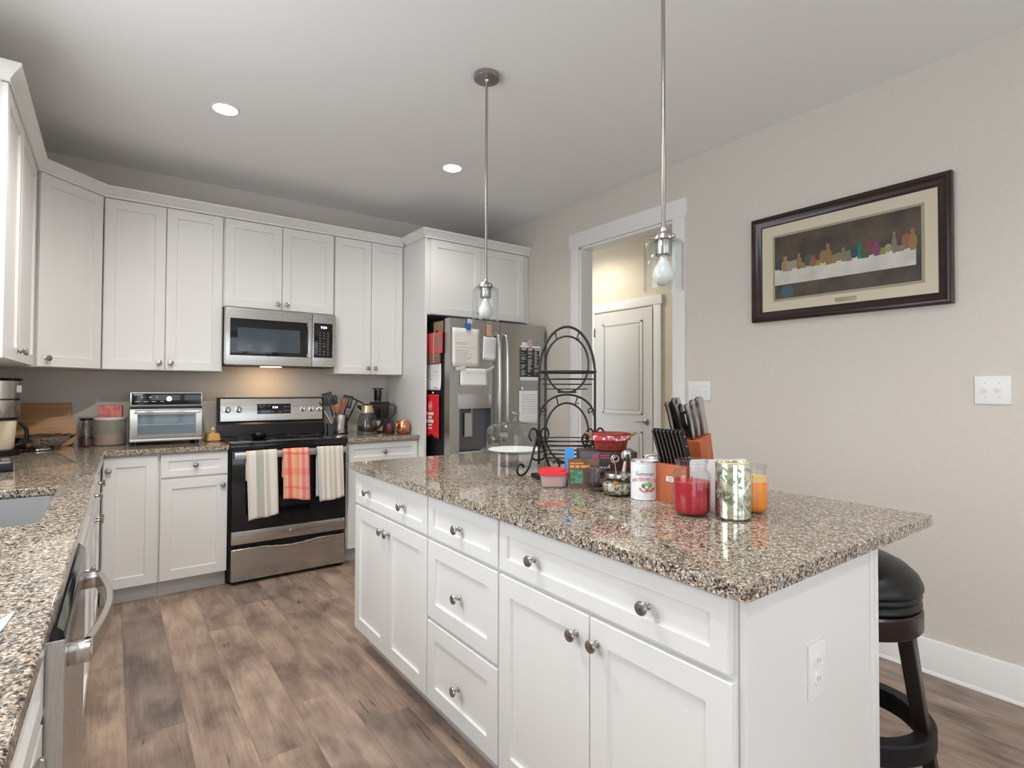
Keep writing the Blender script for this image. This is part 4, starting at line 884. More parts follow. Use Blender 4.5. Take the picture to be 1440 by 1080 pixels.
# dark gift box with the wicker basket on top
t = thing('gift_box', 'dark maroon printed box under the wicker basket', 'box', (1.548, 1.486, ZI), R(-38))
MB().box(-.108, -.06, 0, .108, .075, .128, .002).build('carton', noisy('carton_print', (.020, .016, .018), (.085, .016, .022), 9, .35), t)
b = MB(); b.box(-.108, -.0615, .088, -.035, -.0605, .128); b.build('grey_panel', plain((.10, .09, .10), .4), t)
b = MB(); b.prism([(-.066, .098), (-.050, .122), (-.036, .098), (-.050, .106)], 'y', -.0625, -.0616); b.box(-.030, -.0625, .112, .004, -.0606, .116); b.box(-.030, -.0625, .104, .012, -.0606, .107); b.build('red_mark', plain((.55, .05, .10), .4), t)
b = MB(); b.tube([(-.038, -.0615, .072), (-.046, -.0615, .076), (-.048, -.0615, .068), (-.040, -.0615, .066), (-.030, -.0615, .072), (-.028, -.0615, .066), (-.020, -.0615, .072), (-.016, -.0615, .066), (-.008, -.0615, .073), (-.004, -.0615, .066), (.004, -.0615, .080), (.004, -.0615, .066)], .0016, 6); b.build('white_script', 'paperw', t)
t = thing('wicker_basket', 'small red wicker basket with floral liner on the dark box', 'basket', (1.560, 1.474, ZI + .1286), R(-38))
sc = Matrix.Diagonal((1.0, .72, 1, 1))
MB().lathe([(0, 0), (.055, .0), (.060, .004), (.0700, .058), (.0745, .060), (.0745, .067), (.069, .068), (.067, .058), (.055, .008), (0, .006)], 36, sc).build('basket_body', 'wicker', t)
MB().lathe([(.0715, .0585), (.0765, .0575), (.0775, .052), (.0750, .040), (.0705, .042)], 36, sc, closed=True).build('floral_liner', 'floral', t)
b = MB()
for s_ in (-1, 1): b.tube([(s_ * .076, -.022, .058), (s_ * .092, -.016, .066), (s_ * .096, 0, .068), (s_ * .092, .016, .066), (s_ * .076, .022, .058)], .004, 8)
b.build('handle', noisy('twig', (.16, .11, .05), (.36, .26, .12), 40, .7), t)
# polished steel canister behind the can
t = thing('steel_canister', 'polished steel canister behind the white can', 'canister', (1.572, 1.258, ZI))
MB().lathe([(0, 0), (.048, 0), (.052, .004), (.052, .105), (.050, .110), (0, .110)], 36).build('body', 'chrome', t)
MB().lathe([(0, .1105), (.053, .1105), (.054, .116), (.050, .128), (.030, .134), (0, .135)], 36).build('lid', 'chrome', t)
t = thing('serving_spoon', 'steel spoon with pale handle leaning on the dark box', 'spoon', (1.486, 1.352, ZI), R(-38))
b = MB(); b.tube([(0, -.030, .004), (.010, .0, .070), (.016, .012, .100)], [.006, .007, .005], 8); b.build('handle', plain((.62, .45, .36), .5), t)
b = MB(); b.lathe([(0, -.026), (.012, -.022), (.019, -.004), (.016, .016), (0, .024)], 20, T(.020, .016, .122) @ RX(8) @ Matrix.Diagonal((1, .35, 1, 1))); b.build('bowl', 'chrome', t)
# tumbler
t = thing('glass_tumbler', 'clear glass tumbler beside the potpourri jar', 'tumbler', (1.405, 1.395, ZI))
MB().lathe([(0, .001), (.028, .001), (.030, .004), (.036, .084), (.0355, .086), (.0335, .084), (.0285, .018), (0, .016)], 32).build('glass_body', glass('tumbler_glass', (.90, .90, .92), 1.5), t)
MB().lathe([(0, .0175), (.0275, .0185), (.0278, .026), (0, .026)], 28).build('dark_dregs', glass('dregs', (.45, .38, .42), 1.3), t)
# potpourri jar
t = thing('potpourri_jar', 'squat glass jar of potpourri with spiral wire clip', 'jar', (1.412, 1.303, ZI))
MB().lathe([(0, .001), (.040, .001), (.050, .010), (.054, .030), (.052, .048), (.043, .060), (.041, .064), (.039, .063), (.041, .058), (.050, .046), (.0515, .030), (.048, .012), (.038, .004), (0, .003)], 36).build('glass_jar', 'glass', t)
MB().lathe([(0, .004), (.038, .005), (.047, .013), (.0505, .030), (.048, .040), (.030, .047), (0, .044)], 36).build('potpourri', 'seed', t)
MB().lathe([(0, 0), (.009, .003), (.012, .010), (.009, .017), (0, .020)], 14, T(-.030, -.022, .034)).build('dried_slice', plain((.42, .17, .04)), t)
ld_ = MB().lathe([(.0405, .062), (.044, .062), (.0445, .072), (.043, .076), (.020, .078), (0, .079), (0, .075), (.040, .072)], 36).build('metal_lid', mat('lid_metal', (.40, .42, .36), .25, 1), t)
b = MB(); pth = [(-.026, -.020, .070), (-.032, -.022, .092), (-.040, -.026, .115)]; ex = Vector((.805, -.593, 0)); base = Vector((-.0425, -.016, .128))
for k in range(27): a = math.pi * 1.25 - k / 26 * 2.9 * math.pi; rr_ = .015 * (1 - .62 * k / 26); q = base + ex * (.011 + rr_ * math.cos(a)) + Vector((0, 0, rr_ * math.sin(a))); pth.append(tuple(q))
b.tube(pth, .0015, 6); b.build('spiral_wire', mat('wire', (.72, .66, .58), .25, 1), t)
# white can
t = thing('tin_can', 'white painted tin can with a watermelon design', 'can', (1.447, 1.213, ZI), 0)
prof = [(0, 0), (.045, 0), (.0465, .002), (.0455, .004)] + [(.0455 + (.0005 if k % 2 else 0), .006 + .004 * k) for k in range(4)] + [(.0455, .026), (.0455, .096)] + [(.0455 + (.0005 if k % 2 else 0), .098 + .004 * k) for k in range(5)] + [(.0455, .121), (.0465, .124), (.0455, .126), (.0435, .125), (.0425, .116), (.0425, .008), (0, .008)]
MB().lathe(prof, 48).build('can_body', 'canpaint', t)
MB().lathe([(.0437, .1262), (.046, .1268), (.0468, .1245), (.0472, .124), (.0465, .1275), (.0437, .1275)], 48, closed=True).build('rim', 'nickel', t)
# wrap flat meshes round the can; facing angle towards the camera
va = math.atan2(-1.213, -1.447)
def wrap(mesh_, mi, mbk, r_=.0461, shift=0):
    for v in mesh_.vertices:
        a = va + (v.co.x + shift) / r_; rad = r_ + v.co.z; h_ = v.co.y; v.co = (rad * math.cos(a), rad * math.sin(a), h_)
    mbk.mesh(mesh_, None, mi)
def flat(poly, z=.0003):
    me = bpy.data.meshes.new('f'); bb = bmesh.new(); bb.faces.new([bb.verts.new((x, y, z)) for x, y in poly]); bb.to_mesh(me); bb.free(); return me
def ell(cx, cy, rx, ry, a0=0, a1=360, n=18, rot=0):
    out = []
    for k in range(n + 1):
        a = R(a0 + (a1 - a0) * k / n); x, y = rx * math.cos(a), ry * math.sin(a); c_, s_ = math.cos(R(rot)), math.sin(R(rot)); out.append((cx + x * c_ - y * s_, cy + x * s_ + y * c_))
    return out[:-1] if a1 - a0 == 360 else out
b = MB(); me = text_mesh('Summer', .019, .0002, shear=.25)
for v in me.vertices: v.co.y += .086
wrap(me, 0, b); b.build('script_lettering', plain((.16, .17, .19)), t)
b = MB(); me = text_mesh('WATERMELON', .0155, .0002)
for v in me.vertices: v.co.y = v.co.y * 1.15 + .068 - 1.0 * v.co.x ** 2 * 3 ; v.co.x *= .90
wrap(me, 0, b); b.build('block_lettering', 'canred', t)
b = MB(); wrap(flat(ell(.008, .049, .018, .0105, rot=8)), 0, b); wrap(flat(ell(.008, .052, .013, .004, rot=8), .0005), 1, b)
wrap(flat(ell(.0, .038, .019, .013, 180, 360, rot=-10), .0006), 2, b); wrap(flat(ell(.018, .040, .017, .011, 180, 360, rot=14), .0008), 3, b); wrap(flat(ell(.0, .0385, .0165, .0105, 180, 360, rot=-10), .0009), 4, b); wrap(flat(ell(.018, .0405, .0145, .0085, 180, 360, rot=14), .0011), 5, b)
b.build('melon_picture', ['cangreen', plain((.25, .50, .12)), plain((.55, .50, .45)), plain((.10, .10, .12)), 'canpink', 'canred'], t)
# knife block
t = thing('knife_block', 'reddish wooden knife block on the island', 'knife block', (1.450, 1.172, ZI), R(-90))
# local X towards the camera (-y world), local Y away from the front (+x world)
bw = .122
b = MB()
b.prism([(0, 0), (.155, 0), (.170, .012), (.130, .222), (.068, .196), (.088, .108), (.050, .122), (0, .122)], 'x', 0, bw, .0015)
b.build('block', 'cherry', t)
b = MB(); b.box(.046, -.0012, .068, .076, 0, .084); lp = b.build('maker_label', 'paperw', t)
b = MB(); b.box(.050, -.0018, .079, .072, -.0012, .0815); b.box(.052, -.0018, .071, .070, -.0012, .0735); b.tube([(.054, -.0014, .0765), (.061, -.0014, .0775), (.068, -.0014, .0762)], .001, 5); b.build('label_print', 'ink', lp)
def knife(kind, x, y, z, lean, ln_, wid, th, label, group):
    """handle only: the blade is inside the block; local to the island, standing out of the block"""
    root = thing(kind, label, 'knife', (1.450 + y, 1.172 - x, ZI + z), R(-90), group)
    mx = RX(lean)
    b = MB(); prof = [(-wid / 2, 0), (-wid / 2 * .9, ln_ * .35), (-wid / 2 * 1.05, ln_ * .75), (-wid / 2 * 1.35, ln_ * .97), (-wid / 2 * .6, ln_), (wid / 2 * .7, ln_ * .985), (wid / 2 * 1.05, ln_ * .9), (wid / 2 * .8, ln_ * .5), (wid / 2, 0)]
    if kind == 'steak_knife':
        b.prism(prof, 'x', -th / 2, th / 2, .002, mx); b.build('grip', 'black', root)
        b = MB(); b.prism([(p * 1.02, q) for p, q in prof], 'x', -.0008, .0008, 0, mx); b.build('tang', 'knifegrip', root)
        b = MB()
        for q in (.25, .55, .82): b.lathe([(0, -th / 2 - .0004), (.003, -th / 2 - .0004), (.003, th / 2 + .0004), (0, th / 2 + .0004)], 10, mx @ T(0, 0, ln_ * q) @ RY(90))
        b.build('rivet', 'knifegrip', root)
    else:
        b.prism(prof, 'x', -th * .12, th / 2, .002, mx); b.build('tang', 'knifegrip', root)
        b = MB(); b.prism(prof, 'x', -th / 2, -th * .13, .0015, mx); b.build('grip', 'black', root)
    return root
GS = 'steak knives in the block'; places = ['first', 'second', 'third', 'fourth', 'fifth', 'sixth', 'seventh', 'eighth']
for k in range(8):
    lab = 'black-handled steak knife, leftmost in the front row of the block' if k == 0 else ('black-handled steak knife, rightmost in the front row of the block' if k == 7 else 'black-handled steak knife, %s from the left in the block front row' % places[k])
    knife('steak_knife', .008 + k * .0150, .030, .1225, 20, .122, .020, .0100, lab, GS)
GK = 'large knives in the block'
tl = math.degrees(math.atan2(.0255, .0625))
for x, y, z, ln_, lab in ((.026, .078, .203, .112, 'steel-handled knife with the tallest curve, leftmost in the block back row'), (.046, .088, .207, .120, 'black-sided steel knife, second from left in the block back row'), (.060, .079, .203, .105, 'steel-handled knife just left of the scissors in the block')):
    knife('chef_knife', x, y, z, 17, ln_ * 1.14, .027, .015, lab, GK)
for x, y, z, ln_, lab in ((.090, .083, .205, .105, 'steel-handled knife just right of the scissors in the block'), (.099, .101, .213, .110, 'steel-handled knife, second from right in the block back row'), (.108, .119, .220, .112, 'steel-handled knife, rightmost in the block back row')):
    knife('chef_knife', x, y, z, 15, ln_ * 1.12, .024, .013, lab, GK)
t = thing('kitchen_scissors', 'black-handled scissors in the middle of the knife block', 'scissors', (1.450 + .100, 1.172 - .075, ZI + .2125), R(-90))
b = MB(); mx = RX(17)
b.tube([(0, -.012, 0), (0, -.018, .025), (0, -.030, .060), (0, -.034, .080), (0, -.022, .088), (0, -.010, .078), (0, -.006, .045), (0, .0, .015)], .0042, 8, mx=mx); b.tube([(0, .012, 0), (0, .006, .02), (0, .010, .045), (0, .022, .062), (0, .026, .04), (0, .016, .012)], .0042, 8, mx=mx); b.build('handles', 'black', t)
# white sheets standing behind the candles
t = thing('paper_stack', 'white paper sheets standing behind the candles', 'paper', (1.520, .980, ZI), R(-32))
b = MB()
for k in range(4): b.box(-.088 + .0015 * (k % 3), .0 + k * .004, 0, .088, .0012 + k * .004, .147 - .004 * (k % 2), mx=RZ(.5 * k) @ RX(-2))
b.build('sheets', 'paperw', t)
# candles
def jar_candle(label, loc, s, h_, wax, top, wz, neck):
    t = thing('jar_candle', label, 'candle', loc, 0, 'jar candles on the island')
    prof = [(0, .001), (.046 * s, .001), (.052 * s, .006), (.0535 * s, .018), (.0535 * s, h_ * .70), (.050 * s, h_ * .77), (neck, h_ * .82), (neck, h_ * .93), (neck + .004, h_ * .95), (neck + .004, h_ * .985), (neck, h_)]
    inner = [(r_ - .0025 if r_ > .01 else r_, z_ + .004 if i < 3 else z_) for i, (r_, z_) in enumerate(prof)][::-1]
    MB().lathe(prof + inner, 44).build('glass_jar', 'glass', t)
    MB().lathe([(0, .006), (.044 * s, .006), (.0495 * s, .012), (.0505 * s, .02), (.0505 * s, wz - .003), (.048 * s, wz), (0, wz - .002)], 44).build('wax', wax, t)
    if top: MB().lathe([(.0504 * s, wz - .002), (.0506 * s, wz + .012), (.0470 * s, wz + .013), (0, wz + .002), (0, wz - .001)], 44).build('wax_top', top, t)
    MB().tube([(0, 0, wz - .003), (.001, 0, wz + .012)], .0012, 6).build('wick', 'black', t)
    return t
t = jar_candle('red candle in a large glass jar', (1.376, .978, ZI), 1.0, .160, 'redwax', None, .098, .043)
t_ = MB()
mz = flat(ell(0, .052, .040, .040), .0003)
for v in mz.vertices: a = math.atan2(-.978, -1.376) + .15 + v.co.x / .0508; v.co = (.0509 * math.cos(a), .0509 * math.sin(a), v.co.y)
t_.mesh(mz); t_.build('round_label', plain((.50, .012, .030), .45), t)
jar_candle('orange candle in a glass jar, nearest the slab end', (1.553, .892, ZI), .80, .140, 'orangewax', 'palewax', .094, .037)
t = thing('mercury_glass_candle', 'tall silver mercury glass candle with leaf pattern', 'candle', (1.430, .880, ZI))
MB().lathe([(0, .001), (.044, .001), (.048, .006), (.048, .154), (.047, .157), (.0455, .156), (.045, .151), (.045, .012), (0, .010)], 48).build('silver_glass', 'mercury', t)
MB().lathe([(0, .012), (.0445, .012), (.0445, .150), (.030, .149), (0, .149)], 40).build('wax', 'yellowwax', t)
b = MB(); va2 = math.atan2(-.880, -1.430); rnd = random.Random(5)
for k in range(34):
    cx = rnd.uniform(-.052, .060); cy = rnd.uniform(.02, .145); me = flat(ell(cx, cy, rnd.uniform(.006, .011), rnd.uniform(.0025, .004), rot=rnd.choice((35, 60, -35, -60, 80)), n=10), .0003)
    for v in me.vertices: a = va2 + v.co.x / .0481; v.co = ((.0481 + v.co.z) * math.cos(a), (.0481 + v.co.z) * math.sin(a), v.co.y)
    b.mesh(me)
b.build('leaf_pattern', 'leafgreen', t)
b = MB(); pts = [];
for k in range(14):
    aa = k / 13; a = va2 + (.040 - .030 * math.sin(aa * math.pi)) / .0481 + .3; pts.append((.0487 * math.cos(a), .0487 * math.sin(a), .012 + .095 * aa))
b.tube(pts, .0014, 6); b.build('etched_vine', 'paperw', t)

# ------------------------------------------------------------------ things on the left and back counters
# coffee maker
t = thing('coffee_maker', 'stainless coffee maker with cream carafe at the far left', 'coffee maker', (-.490, 3.96, ZI), R(12))
MB().lathe([(0, 0), (.100, 0), (.104, .004), (.104, .026), (.098, .030), (0, .030)], 40).build('base', 'black', t)
MB().lathe([(0, .0305), (.070, .0305), (.076, .038), (.085, .180), (.081, .186), (0, .186)], 40).build('carafe', 'cream', t)
b = MB(); b.tube([(.078, 0, .172), (.105, 0, .166), (.125, 0, .130), (.128, 0, .085), (.112, 0, .055), (.080, 0, .048)], .010, 10); b.build('carafe_handle', 'black', t)
MB().lathe([(0, .1865), (.086, .1865), (.092, .191), (.092, .202), (0, .202)], 40).build('filter_ring', 'black', t)
bd = MB().lathe([(0, .2025), (.096, .2025), (.098, .206), (.098, .293), (.095, .295), (.095, .301), (.098, .303), (.098, .396), (0, .396)], 44).build('steel_body', 'steelv', t)
MB().lathe([(.0952, .2955), (.0985, .2955), (.0985, .3005), (.0952, .3005)], 44, closed=True).build('black_band', 'black', bd)
b = MB(); b.box(.060, -.082, .335, .082, -.066, .372, .003, RZ(10)); b.build('power_switch', 'white', bd)
MB().lathe([(0, .3965), (.104, .3965), (.108, .401), (.102, .410), (0, .414)], 44).build('lid', 'black', t)
# drip tray in front of it
t = thing('grinder_tray', 'flat black tray with steel side near the sink', 'tray', (-.405, 3.245, ZI), R(8))
MB().box(-.085, -.09, 0, .062, .11, .036, .006).build('tray_body', 'black', t)
MB().box(.0622, -.06, .006, .0645, .10, .030, .001).build('steel_side', 'steel', t)
MB().box(-.075, -.075, .0362, .054, .10, .041, .002).build('steel_top', 'steel', t)
MB().lathe([(0, .0412), (.034, .0412), (.036, .046), (.028, .049), (0, .049)], 28, T(-.01, .0, 0)).build('round_cap', 'black', t)
# cutting boards leaning on the back wall near the corner
def board(label, pts, y, lean, name='cutting_board'):
    xs = [p[0] for p in pts]; cx = (min(xs) + max(xs)) / 2
    t_ = MB().prism([(x - cx, z) for x, z in pts], 'y', 0, .018, .003, RX(-lean)).build(name, 'bamboo', loc=(cx, y, ZI)); return tag(t_, label, 'cutting board', 'cutting boards in the corner')
def rz2(x0, z0, x1, z1, r, n=5): return rr(x0, z0, x1, z1, r, n)
board('rectangular bamboo cutting board, rearmost in the corner', [(-.50, 0), (-.190, 0), (-.20, .27), (-.49, .27)], 4.425, 9)
board('rounded wooden cutting board leaning in front of the bamboo one', rz2(-.50, .001, -.172, .185, .045), 4.372, 11)
# fluted bowl
t = thing('fluted_bowl', 'fluted silver bowl in front of the cutting boards', 'bowl', (-.330, 4.165, ZI))
b2 = bmesh.new(); L = []; N = 72
for r_, z, fl in ((.070, .001, 0), (.074, .004, 0), (.072, .010, .003), (.105, .030, .008), (.138, .058, .012), (.164, .082, .015), (.161, .083, .015), (.133, .060, .012), (.100, .034, .008), (.066, .014, 0)):
    L.append([b2.verts.new(((r_ + fl * .6 * math.cos(12 * 2 * math.pi * k / N)) * math.cos(2 * math.pi * k / N), (r_ + fl * .6 * math.cos(12 * 2 * math.pi * k / N)) * math.sin(2 * math.pi * k / N), z + .10 * fl * math.cos(12 * 2 * math.pi * k / N))) for k in range(N)])
for A, B in zip(L, L[1:]):
    for k in range(N): b2.faces.new((A[k], A[(k + 1) % N], B[(k + 1) % N], B[k]))
b2.faces.new(L[0]); b2.faces.new(L[-1]); mb = MB(); mb._add(b2, smooth=True); mb.build('bowl_body', mat('silver_bowl', (.66, .62, .57), .14, 1), t)
MB().lathe([(0, .0145), (.066, .0145), (.066, .018), (0, .018)], 32).build('black_base', 'blackgloss', t)
# jars and canister
t = thing('spice_jar', 'clear shaker jar with a black lid near the corner', 'jar', (-.115, 4.240, ZI))
MB().lathe([(0, .001), (.032, .001), (.034, .006), (.030, .120), (.024, .140), (.024, .160), (.022, .160), (.022, .140), (.028, .118), (.031, .008), (0, .006)], 28).build('glass_body', glass('jar_glass', (.86, .86, .88), 1.6), t)
MB().lathe([(0, .007), (.030, .007), (.030, .045), (0, .045)], 28).build('brown_contents', plain((.16, .06, .03)), t)
MB().lathe([(0, .1605), (.033, .1605), (.034, .165), (.033, .174), (0, .177)], 28).build('lid', 'black', t)
t = thing('storage_canister', 'translucent canister with a low fill, left of pink one', 'canister', (-.108, 4.412, ZI))
MB().lathe([(0, .001), (.052, .001), (.054, .004), (.054, .165), (.055, .168), (.055, .176), (0, .176)], 32).build('canister_body', milky('grey_plastic', (.42, .36, .29), .30), t)
MB().lathe([(0, .003), (.050, .003), (.050, .050), (0, .052)], 32).build('brown_contents', plain((.13, .06, .04)), t)
t = thing('storage_canister', 'large translucent canister of pink sweets under a red box', 'canister', (.0, 4.300, ZI))
MB().lathe([(0, .001), (.082, .001), (.085, .005), (.090, .160), (.088, .160), (.083, .006), (0, .005)], 40).build('tub', milky('milky_plastic', (.52, .50, .43), .34), t)
MB().lathe([(0, .006), (.081, .006), (.083, .060), (.05, .075), (0, .068)], 40).build('pink_contents', plain((.62, .26, .19)), t)
MB().lathe([(.086, .160), (.093, .160), (.094, .166), (.093, .176), (0, .177), (0, .172), (.088, .171)], 40).build('lid', plain((.70, .66, .60), .45), t)
t_ = MB().box(-.060, -.045, 0, .060, .045, .072, .003).build('candy_box', noisy('candy_box_print', (.48, .06, .06), (.60, .22, .19), 30, .5), loc=(.004, 4.300, ZI + .1776), rz=R(-5)); tag(t_, 'small red box lying on the pink canister lid', 'box')
# toaster oven
t = thing('toaster_oven', 'stainless toaster oven with black control strip', 'toaster oven', (.0975, 4.115, ZI), R(-1.5))
TW, TH = .392, .335; z0 = .022
MB().box(0, .016, z0, TW, .335, TH, .012).build('body', 'steelv', t)
b = MB()
for x in (.03, TW - .03):
    for y in (.04, .30): b.lathe([(0, 0), (.014, 0), (.016, .003), (.014, z0 + .002), (0, z0 + .002)], 14, T(x, y, 0))
b.build('foot', 'black', t)
b = MB(); b.box(.001, 0, .246, TW - .001, .016, TH - .001, .006); cs = b.build('control_strip', 'steel', t)
MB().box(.008, -.002, .254, TW - .008, .0, TH - .008, .001).build('control_glass', 'blackgloss', cs)
b = MB(); b.lathe([(0, 0), (.018, 0), (.018, .012), (.015, .016), (0, .016)], 24, T(.205, -.002, .292) @ RX(90)); b.build('dial', 'chrome', cs)
b = MB(); b.box(.018, -.003, .316, .066, -.0021, .320); b.box(.055, -.003, .300, .066, -.0021, .305); b.box(.098, -.003, .300, .112, -.0021, .305); b.box(.138, -.003, .300, .144, -.0021, .306)
for k in range(4): b.box(.026 + k * .044, -.003, .274, .052 + k * .042, -.0021, .277)
b.build('control_marks', plain((.7, .7, .7)), cs)
MB().box(.002, .006, .228, TW - .002, .018, .245).build('vent_slot', 'black', t)
dr = MB().box(.001, 0, .042, TW - .001, .015, .226, .004).build('door', 'steel', t)
MB().box(.040, -.002, .068, TW - .036, .0, .196, .001).build('window_pane', mat('toaster_window', (.16, .21, .25), .1, 0), dr)
b = MB(); b.box(.044, -.0028, .128, TW - .05, -.0022, .1305); b.build('rack_wire', 'nickel', dr)
b = MB(); b.box(.018, -.034, .200, TW - .014, -.016, .222, .008); b.box(.03, -.02, .205, .05, .002, .218, .002); b.box(TW - .05, -.02, .205, TW - .03, .002, .218, .002); b.build('door_handle', 'chrome', dr)
MB().box(.001, .001, z0 + .001, TW - .001, .016, .040, .002).build('crumb_tray_front', 'steel', t)
# butter dish
t = thing('butter_dish', 'amber glass butter dish with knobbed lid beside the range', 'butter dish', (.568, 4.235, ZI))
MB().prism(rr(-.048, -.085, .048, .085, .018), 'z', .0, .008, .002).build('dish', 'amber', t)
b2 = bmesh.new(); L = []
for ins, z in ((.006, .0085), (.008, .030), (.014, .050), (.022, .056)): L.append([b2.verts.new((x, y, z)) for x, y in rr(-.048 + ins, -.085 + ins, .048 - ins, .085 - ins, .015)])
for A, B in zip(L, L[1:]):
    for k in range(len(A)): b2.faces.new((A[k], A[(k + 1) % len(A)], B[(k + 1) % len(B)], B[k]))
b2.faces.new(L[-1]); mb = MB(); mb._add(b2, smooth=True); lid = mb.build('lid', plain((.55, .30, .07), .2), t)
MB().lathe([(0, .056), (.010, .056), (.007, .064), (.014, .074), (.013, .084), (.006, .092), (0, .100)], 14).build('lid_knob', 'brass', lid) if False else MB().lathe([(0, .0565), (.010, .0565), (.007, .064), (.014, .074), (.013, .084), (.006, .092), (0, .100)], 14).build('lid_knob', plain((.70, .48, .20), .15), lid)
# utensil crock and its utensils
UX, UY = 1.487, 4.335
t = thing('utensil_crock', 'brushed steel utensil crock right of the range', 'crock', (UX, UY, ZI))
MB().lathe([(0, .010), (.056, .010), (.0565, .014), (.0565, .150), (.0545, .152), (.0535, .150), (.0535, .014), (0, .013)], 40).build('steel_sleeve', steel('crock_steel', (.62, .58, .53), .22, (1, 1, 60)), t)
MB().lathe([(0, 0), (.060, 0), (.061, .004), (.0595, .0098), (0, .0098)], 40).build('base_ring', 'black', t)
ex = Vector((.86, -.50, 0))              # across the view from the camera
def utensil(name, label, cat, off, lean, ln_, head, m_handle, m_head, back=0):
    """stands in the crock: off = offset across, lean = tilt across in degrees"""
    root = thing(name, label, cat, (UX + ex.x * off - ex.y * back * -1, UY + ex.y * off + back, ZI + .016), math.atan2(ex.y, ex.x), 'utensils in the steel crock')
    mx = RY(lean)
    b = MB(); b.tube([(0, 0, 0), (0, 0, ln_)], [.006, .0055], 10, mx=mx); b.build('handle', m_handle, root)
    b = MB(); head(b, mx @ T(0, 0, ln_)); b.build('head', m_head, root)
def h_spoon(b, mx): b.lathe([(0, -.008), (.012, .0), (.024, .022), (.027, .045), (.022, .068), (0, .078)], 20, mx @ Matrix.Diagonal((1, .3, 1, 1)))
def h_turner(b, mx):
    for k in range(4): b.box(-.038 + k * .021, -.003, .012, -.024 + k * .021, .003, .085, .001, mx)
    b.box(-.038, -.003, .080, .039, .003, .098, .002, mx); b.box(-.038, -.003, -.004, .039, .003, .014, .002, mx)
def h_masher(b, mx): b.tube([(-.052, 0, .010), (.052, 0, .010)], .006, 8, mx=mx); b.tube([(0, 0, -.01), (0, 0, .01)], .006, 8, mx=mx)
def h_spat(b, mx): b.prism([(-.022, -.004), (.022, -.004), (.026, .06), (.014, .075), (-.022, .07)], 'y', -.004, .004, .002, mx)
utensil('wooden_spoon', 'short wooden spoon at the front of the steel crock', 'spoon', -.018, -8, .150, h_spoon, 'wood', 'wood', -.02)
utensil('wooden_spoon', 'taller wooden spoon in the middle of the steel crock', 'spoon', .012, 3, .195, h_spoon, 'wood', 'wood', 0)
utensil('slotted_turner', 'black slotted turner leaning left in the steel crock', 'turner', -.010, -16, .225, h_turner, 'black', 'black', .016)
utensil('spatula', 'black spatula between turner and spoons in the steel crock', 'spatula', .0, -7, .220, h_spat, 'black', 'black', .024)
utensil('slotted_turner', 'black slotted turner leaning right in the steel crock', 'turner', .012, 13, .200, h_turner, 'black', 'black', .02)
utensil('potato_masher', 'T-shaped black utensil leaning far right in the steel crock', 'utensil', .018, 25, .265, h_masher, 'black', 'black', .004)
utensil('serving_utensil', 'wood-handled steel utensil leaning far left in the steel crock', 'utensil', -.022, -30, .200, lambda b, mx: b.tube([(0, 0, -.01), (0, 0, .075)], [.008, .009], 10, mx=mx), 'chrome', plain((.07, .05, .03)), .012)
# dark glass box and red thing behind the crock
t_ = MB().prism(rr(-.038, -.03, .038, .03, .008), 'z', 0, .082, .003).build('glass_box', plain((.045, .055, .065), .12), loc=(1.432, 4.375, ZI)); tag(t_, 'dark square glass box between range and steel crock', 'box')
# kettle
t = thing('glass_kettle', 'glass electric kettle with steel lid beside the crock', 'kettle', (1.655, 4.195, ZI))
MB().lathe([(0, 0), (.076, 0), (.080, .004), (.078, .018), (0, .018)], 40).build('base', plain((.10, .09, .085), .3), t)
gb = MB().lathe([(0, .0185), (.074, .0185), (.078, .024), (.079, .060), (.070, .120), (.054, .170), (.052, .170), (.068, .119), (.076, .060), (.075, .028), (0, .026)], 40).build('glass_body', glass('kettle_glass', (.80, .80, .80), 1.6), t)
MB().lathe([(0, .027), (.0745, .028), (.0755, .062), (0, .062)], 40).build('water_band', glass('kettle_water', (.60, .50, .42), 1.33), t)
MB().lathe([(0, .232), (.040, .231), (.046, .226), (.0555, .171), (.050, .171), (0, .175)], 40).build('steel_collar', mat('champagne_steel', (.70, .55, .38), .18, 1), t)
MB().lathe([(0, .2325), (.041, .2325), (.040, .238), (.012, .241), (0, .241)], 32).build('lid', 'black', t)
b = MB(); e2 = ex; b.tube([tuple(e2 * .044 + Vector((0, 0, .222))), tuple(e2 * .075 + Vector((0, 0, .224))), tuple(e2 * .112 + Vector((0, 0, .200))), tuple(e2 * .118 + Vector((0, 0, .130))), tuple(e2 * .108 + Vector((0, 0, .070))), tuple(e2 * .080 + Vector((0, 0, .045)))], .011, 10); b.build('handle', 'black', t)
b = MB(); b.tube([tuple(e2 * -.044 + Vector((0, 0, .205))), tuple(e2 * -.070 + Vector((0, 0, .218))), tuple(e2 * -.078 + Vector((0, 0, .224)))], [.018, .013, .010], 10); b.build('spout', 'black', t)
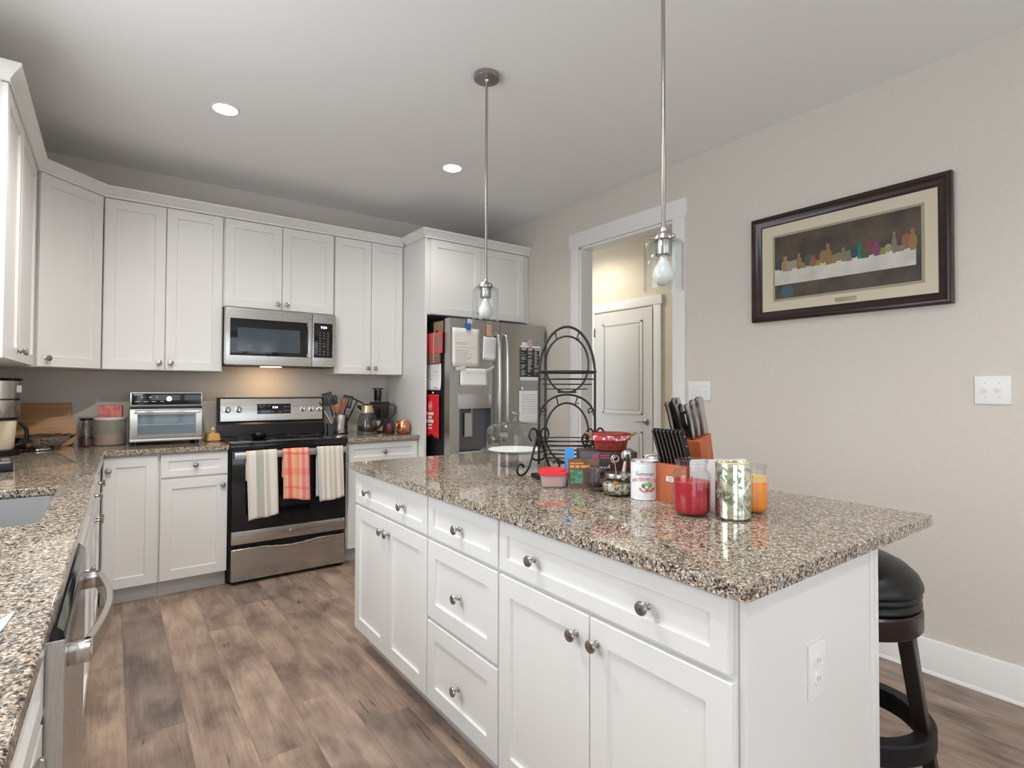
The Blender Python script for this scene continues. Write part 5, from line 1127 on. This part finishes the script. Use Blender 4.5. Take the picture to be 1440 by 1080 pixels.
# blender / food processor
t = thing('food_processor', 'black food processor with clear bowl and tall feed tube', 'food processor', (1.822, 4.345, ZI), R(-30))
MB().box(-.080, -.085, 0, .085, .085, .118, .015).build('motor_base', 'black', t)
MB().box(-.050, -.0875, .012, .035, -.0855, .098, .004).build('steel_front', mat('base_plate', (.50, .36, .24), .3, .9), t)
MB().lathe([(0, .119), (.070, .119), (.074, .124), (.080, .235), (.077, .235), (.071, .126), (0, .124)], 36).build('clear_bowl', glass('processor_glass', (.62, .58, .57), 1.6), t)
MB().lathe([(0, .120), (.018, .120), (.016, .20), (0, .21)], 16).build('blade_hub', 'black', t)
MB().lathe([(0, .236), (.084, .236), (.085, .244), (.078, .252), (0, .256)], 36).build('bowl_lid', glass('lid_glass', (.40, .39, .40), 1.6), t)
b = MB(); b.lathe([(.030, .257), (.032, .345), (.029, .345), (.027, .257)], 24, T(-.020, .02, 0), closed=True); b.build('feed_tube', glass('tube_glass', (.35, .36, .38), 1.6), t)
b = MB(); b.lathe([(0, .262), (.025, .262), (.025, .352), (.045, .354), (.045, .366), (.012, .368), (0, .372)], 24, T(-.020, .02, 0)); b.build('pusher', plain((.03, .033, .037), .25), t)
b = MB(); b.tube([(.080, 0, .226), (.110, 0, .232), (.125, 0, .215), (.125, 0, .160), (.112, 0, .135), (.074, 0, .128)], .008, 10); b.build('bowl_handle', plain((.05, .045, .045), .3), t)
# copper mugs
def mug(label, loc, m_, s, rz):
    t = thing('mug', label, 'mug', loc, rz)
    MB().lathe([(0, .001), (.042 * s, .001), (.052 * s, .012), (.057 * s, .045 * s), (.055 * s, .085 * s), (.047 * s, .105 * s), (.045 * s, .110 * s), (.043 * s, .105 * s), (.050 * s, .083 * s), (.052 * s, .045 * s), (.04 * s, .010), (0, .008)], 36).build('cup', m_, t)
    MB().tube([(-.050 * s, 0, .090 * s), (-.072 * s, 0, .088 * s), (-.082 * s, 0, .062 * s), (-.074 * s, 0, .036 * s), (-.052 * s, 0, .030 * s)], .0055, 10).build('handle', m_, t)
    return t
mug('hammered copper mug at the right end of the back counter', (1.895, 4.045, ZI), 'copper', .97, R(25))
t = mug('dark red mug with pale print behind the copper mug', (1.808, 4.105, ZI), plain((.09, .022, .016), .3), .75, R(100))
b = MB()
for k in range(5): a = math.atan2(-4.105, -1.808) + (-.5 + .22 * k); b.box(-.005, -.0008, -.008, .005, .0008, .008, mx=T(.0432 * math.cos(a), .0432 * math.sin(a), .034) @ RZ(math.degrees(a) + 90))
b.build('pale_print', plain((.6, .45, .35)), t)
